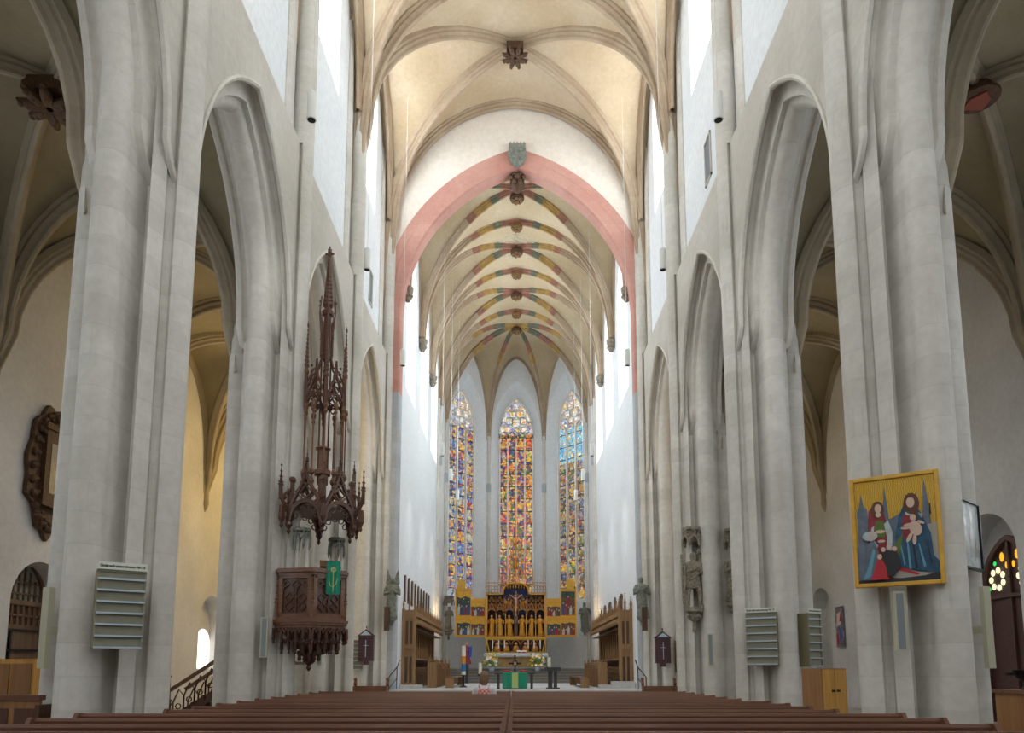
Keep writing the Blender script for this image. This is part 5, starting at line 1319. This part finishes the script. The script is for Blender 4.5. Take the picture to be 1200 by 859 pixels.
# ------------------------------------------------------------------ crossing altar, cross, ambo, candles
r = thing('people_altar', 'small altar table with a green front cloth in front of the choir steps', 'altar', (0.0, 29.9, .64))
mb = MB(); mb.box(-.85, .85, -.35, .45, .62, .68); P_('table_top', mb, M['darkstone'], r)
for x in (-.7, .7):
    for y in (-.2, .3): mb = MB(); mb.box(x-.05, x+.05, y-.05, y+.05, 0, .62); P_('leg', mb, M['darkstone'], r)
mb = MB(); n = 24; rows = [[V((-.52+1.04*i/n, y-.012*sin(i*1.1)*(z < .6), z)) for i in range(n+1)] for y, z in ((.2, .695), (-.36, .695), (-.375, .68), (-.38, .3), (-.38, .03))]
mb.grid(rows); P_('antependium', mb, M['green'], r, solid=.012)
mb = MB(); mb.box(-.13, .13, -.40, -.385, .05, .68); P_('embroidered_stripe', mb, M['greenlight'], r)
for s in (-1, 1):
    o = MB(); T = TM((s*.36, 29.75, 1.33)); o.lathe([(.0, 0), (.15, .01), (.17, .05), (.14, .09), (0, .10)], n=12, sy=.7, T=T)
    tag(o.build('altar_cushion', M['red'], None, smooth=60), 'small crimson cushion on the crossing altar, %s of the cross' % side_name[s], 'cushion')
r = thing('crucifix', 'dark iron standing cross on the crossing altar above the green cloth', 'cross', (0, 29.75, 1.335))
mb = MB(); mb.lathe([(.22, 0), (.18, .03), (.05, .08), (.03, .16)], n=12); P_('foot', mb, M['black'], r, smooth=40)
mb = MB(); mb.box(-.028, .028, -.02, .02, .12, .66); mb.box(-.20, .20, -.02, .02, .34, .40)
for x, z in ((-.22, .37), (.22, .37), (0, .68)): mb.ball((x, 0, z), .045, 8)
outline_bar(mb, wallmap((0, 0, 0), (1, 0, 0), (0, -1, 0)), circ(0, .37, .12, 16), .025, -.01, .01, close=True); P_('cross', mb, M['black'], r)
mb = MB(); mb.ball((0, -.03, .37), .04, 8, 0, 1, .5, 1.6); P_('glass_stone', mb, M['tinglass'], r)
r = thing('stone_ambo', 'black stone lectern table on a column right of the green altar cloth', 'lectern', (1.60, 30.2, .65))
mb = MB(); mb.box(-.34, .34, -.3, .3, .74, .90); P_('table_top', mb, M['darkstone'], r, bevel=.01)
mb = MB(); mb.box(-.2, -.02, -.15, .15, 0, .74); mb.box(.04, .18, -.15, .15, 0, .74); P_('column', mb, M['darkstone'], r); mb = MB(); mb.box(-.28, .28, -.24, .24, 0, .05); P_('foot', mb, M['darkstone'], r)
for x, y, z, rr, h, lab in ((1.46, 30.2, 1.552, .07, .42, 'thick white candle standing on the black stone lectern'), (-1.55, 31.6, 1.25, .075, .5, 'thick white candle on a dark stand left of the seated person')):
    r = thing('pillar_candle', lab, 'candle', (x, y, z)); mb = MB(); mb.lathe([(rr, 0), (rr, h), (rr*.6, h-.01), (0, h-.02)], n=14); P_('wax', mb, M['wax'], r, smooth=40); mb = MB(); mb.tube([(0, 0, h-.03), (0, 0, h+.03)], .006, 4); P_('wick', mb, M['black'], r)
r = thing('candle_stand', 'dark iron stand carrying the thick white candle in front of the choir', 'stand', (-1.55, 31.6, .65)); mb = MB(); mb.lathe([(.2, 0), (.17, .03), (.03, .07), (.03, .5), (.13, .57), (.13, .6)], n=14); P_('stem', mb, M['black'], r, smooth=40)
mb = MB()
for a in (0, 2.1, 4.2): mb.tube([(.05*cos(a), .05*sin(a), .1), (.25*cos(a), .25*sin(a), .02)], .02, 5)
P_('foot', mb, M['black'], r)
r = thing('paschal_candle', 'tall candle painted white, orange and blue standing at the left of the choir', 'candle', (-2.34, 32.2, .65))
mb = MB(); mb.lathe([(.2, 0), (.17, .04), (.05, .1), (.05, .5), (.13, .56)], n=14); P_('stand', mb, M['black'], r, smooth=40)
for z0, z1, m_ in ((.56, .72, M['wax']), (.72, 1.05, simple('candle blue band', (.03, .22, .62), .5)), (1.05, 1.40, simple('candle orange band', (.80, .33, .03), .5)), (1.40, 1.88, M['wax'])):
    mb = MB(); mb.lathe([(.10, z0), (.10, z1)], n=16); P_('candle_band', mb, m_, r, smooth=40)
r = thing('painted_figure', 'small painted wooden figure in red and blue on a post behind the striped candle', 'statue', (-2.75, 40.8, .64))
mb = MB(); mb.box(-.1, .1, -.1, .1, 0, 1.1); P_('post', mb, M['darkstone'], r)
mb = MB(); figure(mb, TM((0, 0, 1.1)), 1.25, 0, 2, seed=3, hairmi=3); mb.tube([(.12, -.1, 1.9), (.2, -.14, 2.1), (.16, -.12, 1.5)], .09, 6, 1); P_('figure', mb, [simple('figure crimson robe', (.30, .05, .08), .6), simple('figure blue mantle', (.05, .12, .5), .6), M['skin'], simple('figure hair', (.3, .13, .05), .7)], r, smooth=50)

# ------------------------------------------------------------------ choir stalls
for s in (-1, 1):
    xw = CX+s*KW
    r = thing('choir_stall', 'tall carved oak choir stalls with pinnacled canopy along the %s choir wall' % side_name[s], 'choir stalls', (xw, 30.9, .65))
    X = lambda d: -s*d
    def bx(mb, d0, d1, y0, y1, z0, z1): a, b = sorted((X(d0), X(d1))); mb.box(a, b, y0, y1, z0, z1)
    Y1 = 11.0
    mb = MB(); bx(mb, .02, .10, 0, Y1, 0, 3.1); P_('high_back', mb, W_['stall'], r)
    mb = MB(); mp = wallmap((X(.10), 0, 0), (0, 1, 0), (-s, 0, 0)); n = 15; w = Y1/n
    for k in range(n): outline_bar(mb, mp, [((k+.5)*w-w/2, 1.3)] + [((k+.5)*w+u, 2.5+z) for u, z in pointed(w/2, .35, 5)] + [((k+.5)*w+w/2, 1.3)], .07, 0, .05)
    P_('blind_arcade', mb, W_['stall'], r)
    mb = MB(); bx(mb, .02, .62, 0, Y1, 3.05, 3.12); bx(mb, .54, .62, 0, Y1, 2.86, 3.32)
    for k in range(30): outline_bar(mb, wallmap((X(.62), 0, 0), (0, 1, 0), (-s, 0, 0)), [(k*Y1/30, 2.78), (k*Y1/30+.1, 2.9), (k*Y1/30+.26, 2.9), (k*Y1/30+.36, 2.78)], .04, -.02, .03)
    P_('canopy', mb, W_['stall'], r)
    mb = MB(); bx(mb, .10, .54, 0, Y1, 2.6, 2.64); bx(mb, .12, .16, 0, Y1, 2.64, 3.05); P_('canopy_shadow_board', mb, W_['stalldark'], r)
    for k in range(31):
        mb = MB(); pinnacle(mb, X(.58), .05+k*Y1/31, 3.3, .42 if k % 3 else .62, .035, cro=2); P_('pinnacle', mb, W_['stall'], r)
    # end panel facing the nave, blind tracery
    mb = MB(); bx(mb, 0, .60, -.10, 0, 0, 3.4); bx(mb, -.0, .12, -.16, 0, 0, 3.45); bx(mb, .50, .62, -.16, 0, 0, 3.45); bx(mb, 0, .66, -.18, 0, 0, .12); bx(mb, 0, .64, -.15, 0, 1.72, 1.80); P_('end_panel', mb, W_['stall'], r)
    mb = MB(); mp = wallmap((X(.31), -.10, 0), (1, 0, 0), (0, -1, 0))
    for c in (-.095, .095):
        for z0, z1 in ((.25, 1.35), (1.9, 2.9)): outline_bar(mb, mp, [(c-.08, z0)] + [(c+u, z1+z) for u, z in pointed(.08, .16, 5)] + [(c+.08, z0)], .03, -.0, .05); mb.box(X(.31)+c-.06, X(.31)+c+.06, -.103, -.10, z0, z1, 1)
    outline_bar(mb, mp, circ(0, 1.6, .07, 10, 0, 4, .2), .02, 0, .04, close=True)
    P_('tracery_relief', mb, [W_['stall'], W_['stalldark']], r)
    for d in (.06, .31, .56): mb = MB(); pinnacle(mb, X(d), -.1, 3.4, .75 if d == .31 else .6, .05, cro=3); P_('pinnacle', mb, W_['stall'], r)
    mb = MB()          # openwork seat divisions, dark
    for k in range(16):
        y = k*Y1/15; mb.tube([(X(.12), y, .5), (X(.45), y, .52), (X(.6), y, .68), (X(.5), y, .85), (X(.2), y, .95), (X(.12), y, 1.2)], .035, 5); mb.tube([(X(.2), y, 0), (X(.55), y, .0), (X(.58), y, .5)], .03, 5)
    P_('seat_divisions', mb, W_['stall'], r)
    mb = MB(); bx(mb, .1, .14, .1, Y1, 0.05, 1.25); bx(mb, .1, .5, .1, Y1, .42, .46); P_('seat', mb, W_['stalldark'], r)
    mb = MB(); bx(mb, .1, .62, 0, Y1, 1.22, 1.30); P_('arm_rail', mb, W_['stall'], r)
    # paddles or crests on the wall over the stalls
    if s < 0:
        for k in range(9):
            o = thing('narrow_wall_panel', 'narrow dark round-topped panel on the left choir wall, %s of nine from the arch' % ['first', 'second', 'third', 'fourth', 'fifth', 'sixth', 'seventh', 'eighth', 'ninth'][k], 'wall panel', (xw+.005, 31.2+1.08*k, 4.45), 0, 'narrow panels above the left choir stalls')
            mb = MB(); pts = [(-.16, 0), (.16, 0), (.16, 1.05), (.1, 1.16), (0, 1.2), (-.1, 1.16), (-.16, 1.05)]
            mb.prism([(a, b) for a, b in pts], 0, .07, T=Matrix(((0, 0, 1, 0), (1, 0, 0, 0), (0, 1, 0, 0), (0, 0, 0, 1)))); P_('board', mb, W_['stalldark'], o)
            mb = MB(); mb.box(.07, .075, -.10, .10, .08, 1.04); P_('field', mb, M['statue'], o)
    else:
        for k in range(5):
            o = thing('carved_crest', 'dark carved spikes above the right choir stalls, %s cluster of five from the arch' % ['first', 'second', 'third', 'fourth', 'fifth'][k], 'crest', (xw-.42, 31.3+1.9*k, 4.02), 0, 'carved crests above the right choir stalls')
            mb = MB(); rnd = random.Random(k)
            for q in range(5): a = (q-2)*.14; mb.bar((0, a*.6, .0), (.02, a*1.2, .75-.06*abs(q-2)+.1*rnd.random()), .05, .09)
            P_('spikes', mb, W_['stalldark'], o)
            mb = MB(); pinnacle(mb, .0, -.4, 0, .7, .03, cro=3); mb.box(-.1, .1, -.45, .35, -.04, .04); P_('base', mb, W_['stall'], o)
    # desks in front
    r = thing('choir_desk', 'lower oak choir desk with pinnacled ends and a bench, %s side of the choir' % side_name[s], 'desk', (xw-s*1.35, 31.2, .65))
    mb = MB(); bx(mb, 0, .08, 0, 6.0, 0, .98); bx(mb, -.25, .12, 0, 6.0, .98, 1.03); P_('front', mb, W_['stall'], r)
    mb = MB(); mp = wallmap((X(.08), 0, 0), (0, 1, 0), (-s, 0, 0))
    for k in range(12): outline_bar(mb, mp, [(k*.5+.03, .12), (k*.5+.03, .85), (k*.5+.47, .85), (k*.5+.47, .12)], .05, 0, .04, close=True)
    P_('panelling', mb, W_['stall'], r)
    for y in (-.08, 2.0, 4.0, 6.0):
        mb = MB(); bx(mb, -.25, .16, y, y+.08, 0, 1.12); P_('end_panel', mb, W_['stall'], r); mb = MB()
        for d in (-.2, -.04, .12): pinnacle(mb, X(d), y+.04, 1.1, .28, .03, cro=1)
        P_('pinnacle', mb, W_['stall'], r)
    mb = MB(); bx(mb, .55, .95, -.3, 6.0, .42, .47); P_('bench', mb, W_['pulpitlight'], r)
    mb = MB(); bx(mb, .57, .93, -.3, -.22, 0, .42); bx(mb, .57, .93, 5.9, 5.98, 0, .42); bx(mb, .60, .64, -.2, 5.9, .1, .42); P_('bench_support', mb, W_['stall'], r)
    # iron handrail by the steps
    r = thing('iron_handrail', 'bent black iron handrail on the choir steps, %s side' % side_name[s], 'handrail', (xw+s*.1 if s > 0 else xw-.1, 28.4, 0))
    mb = MB(); mb.tube([(0, 0, .2), (0, 0, 1.15), (-s*.05, .1, 1.25), (-s*.25, .4, 1.55), (-s*.33, .5, 1.85)], .022, 6); P_('rail', mb, M['black'], r); mb = MB(); mb.tube([(-s*.25, .4, 1.55), (-s*.25, .4, .6)], .02, 6); mb.tube([(0, 0, .7), (-s*.25, .4, 1.1)], .015, 6); P_('post', mb, M['black'], r)
struct(MB().box(4.15, 5.1, 30.1, 30.85, .65, .95).box(3.6, 4.15, 30.3, 30.85, .65, .80).build('trim_stall_plinth_right', M['chanfloor']))
struct(MB().box(-4.9, -4.0, 30.1, 30.85, .65, .80).build('trim_stall_plinth_left', M['chanfloor']))

# ------------------------------------------------------------------ doors, epitaph, furniture in the aisles
d = tag(MB().box(-13.74, -13.66, 18.15, 20.25, 0, 3.35).build('door_1', W_['door']), kind='structure')
mb = MB(); mp = wallmap((-13.64, 19.2, 0), (0, 1, 0), (-1, 0, 0)); out = pointed(1.03, 1.25, 8)
mb.add([mp(u, 3.3+z, .0) for u, z in out], [tuple(range(len(out)))]); P_('door_head', mb, M['statuegrey'], d)
mb = MB(); outline_bar(mb, mp, [(-1.0, 3.3)] + [(u, 3.3+z) for u, z in out] + [(1.0, 3.3)], .13, -.08, .0, close=True)
for k in range(-4, 5): outline_bar(mb, mp, [(k*.22, 2.7), (k*.22, 3.3+1.2*(1-abs(k)/5)**.7)], .045, -.05, .0)
for z in (2.95, 3.25, 3.55, 3.85): outline_bar(mb, mp, [(-1+.22*max(0, (z-3.3)), z), (1-.22*max(0, (z-3.3)), z)], .045, -.05, .0)
P_('door_lattice', mb, W_['door'], d)
mb = MB(); outline_bar(mb, mp, [(-.9, 2.0), (.9, 2.0)], .07, -.06, -.0); outline_bar(mb, mp, [(-.2, 2.5), (-.2, 1.6)], .06, -.06, 0); outline_bar(mb, mp, [(-.9, 2.55), (.9, 2.55)], .05, -.05, 0); P_('iron_strap', mb, M['black'], d)
d = tag(MB().box(13.66, 13.74, 18.05, 20.35, 0, 3.55).build('door_2', simple('chocolate painted door', (.085, .04, .035), .5, var=.15)), kind='structure')
mp = wallmap((13.64, 19.2, 0), (0, 1, 0), (1, 0, 0)); out = pointed(1.12, 1.55, 10)
mb = MB(); mb.add([mp(u, 3.55+z, .03) for u, z in out], [tuple(range(len(out)))]); P_('door_head', mb, simple('chocolate head', (.085, .04, .035), .5), d)
mb = MB(); outline_bar(mb, mp, [(-1.12, 0), (-1.12, 3.5)] + [(u, 3.55+z) for u, z in out] + [(1.12, 0)], .14, -.08, .05); outline_bar(mb, mp, [(0, 0), (0, 5.0)], .07, -.06, .0); outline_bar(mb, mp, [(-1.1, 3.5), (1.1, 3.5)], .1, -.07, .0)
P_('door_frame', mb, simple('chocolate frame', (.10, .05, .04), .5), d)
pe = MB(); 
lit = simple('lit pale pane', (.85, .80, .50), .3, emit=.9); lio = simple('lit orange pane', (.95, .42, .02), .3, emit=.9); lig = simple('lit green pane', (.05, .65, .12), .3, emit=.7)
for c in (-.55, .55):
    for k in range(7): a = 2*pi*k/7; pe.add([mp(c+.25*cos(a)+u, 4.0+.25*sin(a)+z, .0) for u, z in ell(0, 0, .10, .10, 8)], [tuple(range(8))], 0)
    pe.add([mp(c*.55+u, 4.6+z, .0) for u, z in ell(0, 0, .09, .14, 8)], [tuple(range(8))], 1); pe.add([mp(c*.25+u, 4.35+z, .0) for u, z in ell(0, 0, .06, .1, 8)], [tuple(range(8))], 1)
    pe.add([mp(c*1.1+u, 4.45+z, .0) for u, z in ell(0, 0, .07, .07, 8)], [tuple(range(8))], 2); pe.add([mp(c*1.6+u, 3.75+z, .0) for u, z in ell(0, 0, .06, .06, 8)], [tuple(range(8))], 2)
P_('coloured_panes', pe, [lit, lio, lig], d)
r = thing('carved_epitaph', 'dark carved wooden memorial with a scrolled outline high on the left aisle wall', 'epitaph', (-12.98, 19.05, 5.05))
mb = MB(); rnd = random.Random(2); pts = []
for i in range(44): a = 2*pi*i/44; q = 1+.05*sin(11*a)+.03*rnd.random(); pts.append((.95*q*cos(a)*(1 if sin(a) > -.5 else .8), 1.85+1.8*q*sin(a)))
mb.prism(pts, 0, .12, T=Matrix(((0, 0, 1, 0), (1, 0, 0, 0), (0, 1, 0, 0), (0, 0, 0, 1)))); P_('scrolled_back', mb, M['bossbrown'], r)
mb = MB(); mb.box(.12, .26, -.5, .5, .9, 3.0); mb.box(.12, .32, -.6, .6, 2.95, 3.1); mb.box(.12, .32, -.6, .6, .82, .94); P_('frame', mb, M['bossbrown'], r); mb = MB(); mb.box(.25, .27, -.3, .3, 1.2, 2.6); P_('field', mb, M['darkstone'], r)
for k in range(26): mb = MB(); a = 2*pi*k/26; mb.ball((.15, .80*cos(a), 1.85+1.6*sin(a)), .12, 6); mb.ball((.22, .74*cos(a), 1.85+1.5*sin(a)), .07, 6); P_('scroll', mb, M['bossbrown'], r, smooth=50)

r = thing('cupboard', 'low brown cupboard with yellow pine doors beside the second right pier', 'cupboard', (6.02, 13.95, 0), R(24))
mb = MB(); mb.box(0, .66, 0, .5, .02, 1.5); P_('body', mb, W_['brownply'], r)
mb = MB(); mb.box(-.005, .0, 0, .5, .02, 1.5); P_('side', mb, W_['brownply'], r)
for k in range(2):
    mb = MB(); mb.box(.02+k*.32, .33+k*.32, -.02, 0, .06, 1.48); dr = P_('door', mb, W_['yellow'], r); mb = MB(); mb.box(.24-k*.0+k*.14, .31+k*.14, -.04, -.02, 1.04, 1.08); P_('handle', mb, M['black'], dr)
r = thing('wooden_counter', 'plain wooden counter at the right edge in front of the first pier', 'counter', (5.56, 7.75, 0))
mb = MB(); mb.box(0, 1.6, 0, .5, 0, 1.22); P_('body', mb, W_['brownply'], r); mb = MB(); mb.box(-.02, 1.62, -.02, .52, 1.22, 1.26); P_('top', mb, W_['pulpitlight'], r)
r = thing('black_bowl', 'black footed bowl standing on the wooden counter', 'bowl', (5.80, 8.0, 1.262)); mb = MB(); mb.lathe([(.10, 0), (.07, .03), (.05, .08), (.14, .13), (.17, .2), (.18, .22), (.12, .2), (0, .15)], n=18); P_('bowl', mb, M['black'], r, smooth=50); mb = MB(); mb.box(-.26, -.12, -.02, .02, .16, .19); P_('spout', mb, M['black'], r)
r = thing('wooden_cabinet', 'yellow brown wooden cabinet by the left aisle door behind the dark pew end', 'cabinet', (-9.0, 12.1, 0)); mb = MB(); mb.box(0, .80, 0, .5, 0, 1.66); P_('body', mb, W_['yellow'], r); mb = MB(); mb.box(.04, .38, -.02, 0, .1, 1.58); P_('door', mb, W_['brownply'], r); mb = MB(); mb.box(.42, .76, -.02, 0, .1, 1.58); P_('door', mb, W_['brownply'], r)
r = thing('side_pew', 'dark wooden side pew with panelled back at the lower left corner', 'pew', (-7.75, 9.9, 0)); mb = MB(); mb.box(0, 1.15, 0, .06, .1, 1.06); P_('backrest', mb, W_['brownply'], r); mb = MB(); mb.box(-.02, 1.17, -.04, .1, 1.06, 1.13); P_('top_rail', mb, W_['pewrail'], r); mb = MB(); mb.box(0, 1.15, .06, .5, .41, .45); P_('seat', mb, W_['pew'], r)
for x in (-.04, 1.13): mb = MB(); mb.box(x, x+.06, -.06, .5, 0, 1.0); P_('end_panel', mb, W_['pulpit'], r)
mb = MB()
for k in range(3): mb.box(.08+k*.37, .36+k*.37, -.02, 0, .3, .95)
P_('panels', mb, W_['pulpit'], r)
r = thing('wall_picture', 'small upright picture with red and blue shapes on the right aisle wall', 'picture', (12.9, 27.7, 2.35)); mb = MB(); mb.box(0, .06, 0, .62, 0, 1.6); P_('board', mb, simple('print in muted tones', (.20, .18, .22), .6, var=.6, vs=4), r)
sh = [(0, [(.05, .1), (.25, .1), (.22, .6), (.08, .5)]), (1, [(.3, .2), (.55, .3), (.5, .8), (.33, .7)]), (2, [(.1, .8), (.5, .9), (.45, 1.4), (.15, 1.3)]), (0, [(.35, 1.0), (.55, 1.0), (.5, 1.45)])]
poly_art(r, 'printed_shapes', Matrix.Rotation(-pi/2, 4, 'Z') @ Matrix.Translation((-.62, 0, 0)), sh, [M['red'], simple('print blue', (.05, .1, .35), .6), simple('print pale', (.6, .55, .5), .6)], d=.003)

# ------------------------------------------------------------------ seated visitor, seen from behind
r = thing('person', 'seated person with fair hair, white top and a red checked backpack in the pews', 'person', (-.72, 16.62, 0))
mb = MB(); n = 22
prof = [(.19, .13, .46), (.20, .13, .56), (.17, .115, .72), (.18, .12, .86), (.205, .12, .98), (.21, .105, 1.05), (.17, .085, 1.10), (.08, .06, 1.135), (.055, .055, 1.155), (.052, .055, 1.20), (.06, .065, 1.225), (.072, .085, 1.26), (.077, .095, 1.31), (.076, .097, 1.35), (.066, .085, 1.39), (.04, .05, 1.415), (0, 0, 1.425)]
lab_ = lambda z: 0 if z < 1.12 else 1
vs = []; o = len(mb.v)
for rx, ry, z in prof:
    for k in range(n): a = 2*pi*k/n; vs.append((rx*cos(a), ry*sin(a)+(.0 if z < 1.2 else .015), z))
fs = []; ms = []
for i in range(len(prof)-1):
    for k in range(n): fs.append((i*n+k, i*n+(k+1) % n, (i+1)*n+(k+1) % n, (i+1)*n+k)); ms.append(lab_(prof[i][2]))
mb.v += vs; mb.f += fs; mb.m += ms
for s in (-1, 1):
    mb.tube([(s*.17, .0, 1.05), (s*.225, .0, .98), (s*.25, .03, .82), (s*.23, .12, .72), (s*.15, .28, .66), (s*.08, .34, .64)], [.05, .058, .048, .042, .034, .026], 10, 0 if True else 1)
    mb.tube([(s*.09, .02, .52), (s*.11, .25, .54), (s*.11, .46, .52), (s*.11, .50, .42), (s*.11, .48, .2), (s*.11, .48, .08)], [.09, .085, .065, .06, .05, .04], 10, 2)
    mb.lathe([(.045, 0), (.05, .04), (.035, .08)], (s*.11, .53, .0), 10, 3, 0, 1, 2.2)
    mb.ball((s*.06, .36, .64), .035, 8, 1, 1, 1.4, .6)                                   # palm
    for q in range(4): L_ = (.07, .08, .075, .06)[q]; x = s*(.035+.017*q); mb.tube([(x, .385, .645), (x*.9, .385+L_*.6, .64), (x*.8, .385+L_*.9, .62)], [.009, .0085, .007], 6, 1)
    mb.tube([(s*.03, .35, .65), (s*.012, .385, .655), (s*.008, .41, .65)], [.010, .009, .008], 6, 1)
mb.lathe([(.014, -.012), (.008, .006), (0, .03)], (0, .115, 1.305), 6, 1); 
for s in (-1, 1): mb.ball((s*.079, .01, 1.305), .018, 7, 1, .5, 1, 1.5); mb.ball((s*.028, .103, 1.33), .010, 6, 3)
mb.tube([(-.022, .108, 1.268), (0, .113, 1.265), (.022, .108, 1.268)], .005, 5, 4)
P_('body', mb, [simple('white cotton top', (.72, .72, .76), .8), M['skin'], simple('blue denim', (.06, .09, .16), .8), M['black'], simple('lips', (.45, .15, .12), .6)], r, smooth=60)
mb = MB(); n = 16
hp = [(.06, .05, 1.12, -.05), (.095, .085, 1.18, -.045), (.104, .10, 1.25, -.02), (.104, .112, 1.32, -.008), (.096, .11, 1.38, -.0), (.065, .075, 1.425, .0), (0, 0, 1.445, 0)]
rows = [[V((rx*cos(2*pi*k/n), ry*sin(2*pi*k/n)*(1 if sin(2*pi*k/n) < 0 or z > 1.36 else .45)+dy+.0, z)) for k in range(n+1)] for rx, ry, z, dy in hp]; mb.grid(rows)
P_('hair', mb, simple('dark blond hair', (.22, .12, .06), .7, var=.3, vs=40), r, smooth=60)
mb = MB(); mb.lathe([(.10, .60), (.155, .66), (.165, .85), (.15, .98), (.08, 1.04), (0, 1.05)], (0, -.17, 0), 14, 0, 0, 1, .5)
for s in (-1, 1): mb.tube([(s*.1, -.12, 1.0), (s*.115, -.05, 1.10), (s*.12, .05, 1.12), (s*.13, .12, 1.0), (s*.13, .11, .8)], .018, 6)
pm_, pt, pb = nt('red checked cloth'); ck = N(pt, 'ShaderNodeTexChecker', i_Scale=22.); gg = N(pt, 'ShaderNodeNewGeometry'); pt.links.new(gg.outputs['Position'], ck.inputs[0]); ck.inputs[1].default_value = (.42, .06, .06, 1); ck.inputs[2].default_value = (.62, .38, .36, 1); pt.links.new(ck.outputs[0], pb.inputs['Base Color'])
P_('backpack', mb, pm_, r, smooth=60)

# ------------------------------------------------------------------ lamps hidden from view behind the piers
def lamp(name, loc, e, col, size=.35, rot=None, spot=None):
    l = bpy.data.lights.new(name, 'SPOT' if spot else 'POINT'); l.energy = e; l.color = col; l.shadow_soft_size = size
    if spot: l.spot_size = R(spot); l.spot_blend = .8
    o = bpy.data.objects.new(name, l); COL.objects.link(o); o.location = loc
    if rot: o.rotation_euler = rot
    return o
for s in (-1, 1):
    for y, e in (((23.4, 170), (29.8, 430)) if s < 0 else ((23.4, 70), (29.8, 60))): lamp('aisle_lamp', (s*7.7, y, 9.5), e, (1, .66, .20))
for s in (-1, 1): lamp('choir_lamp', (s*4.3, 42.9, 5.0), 20, (1, .66, .32), .15)
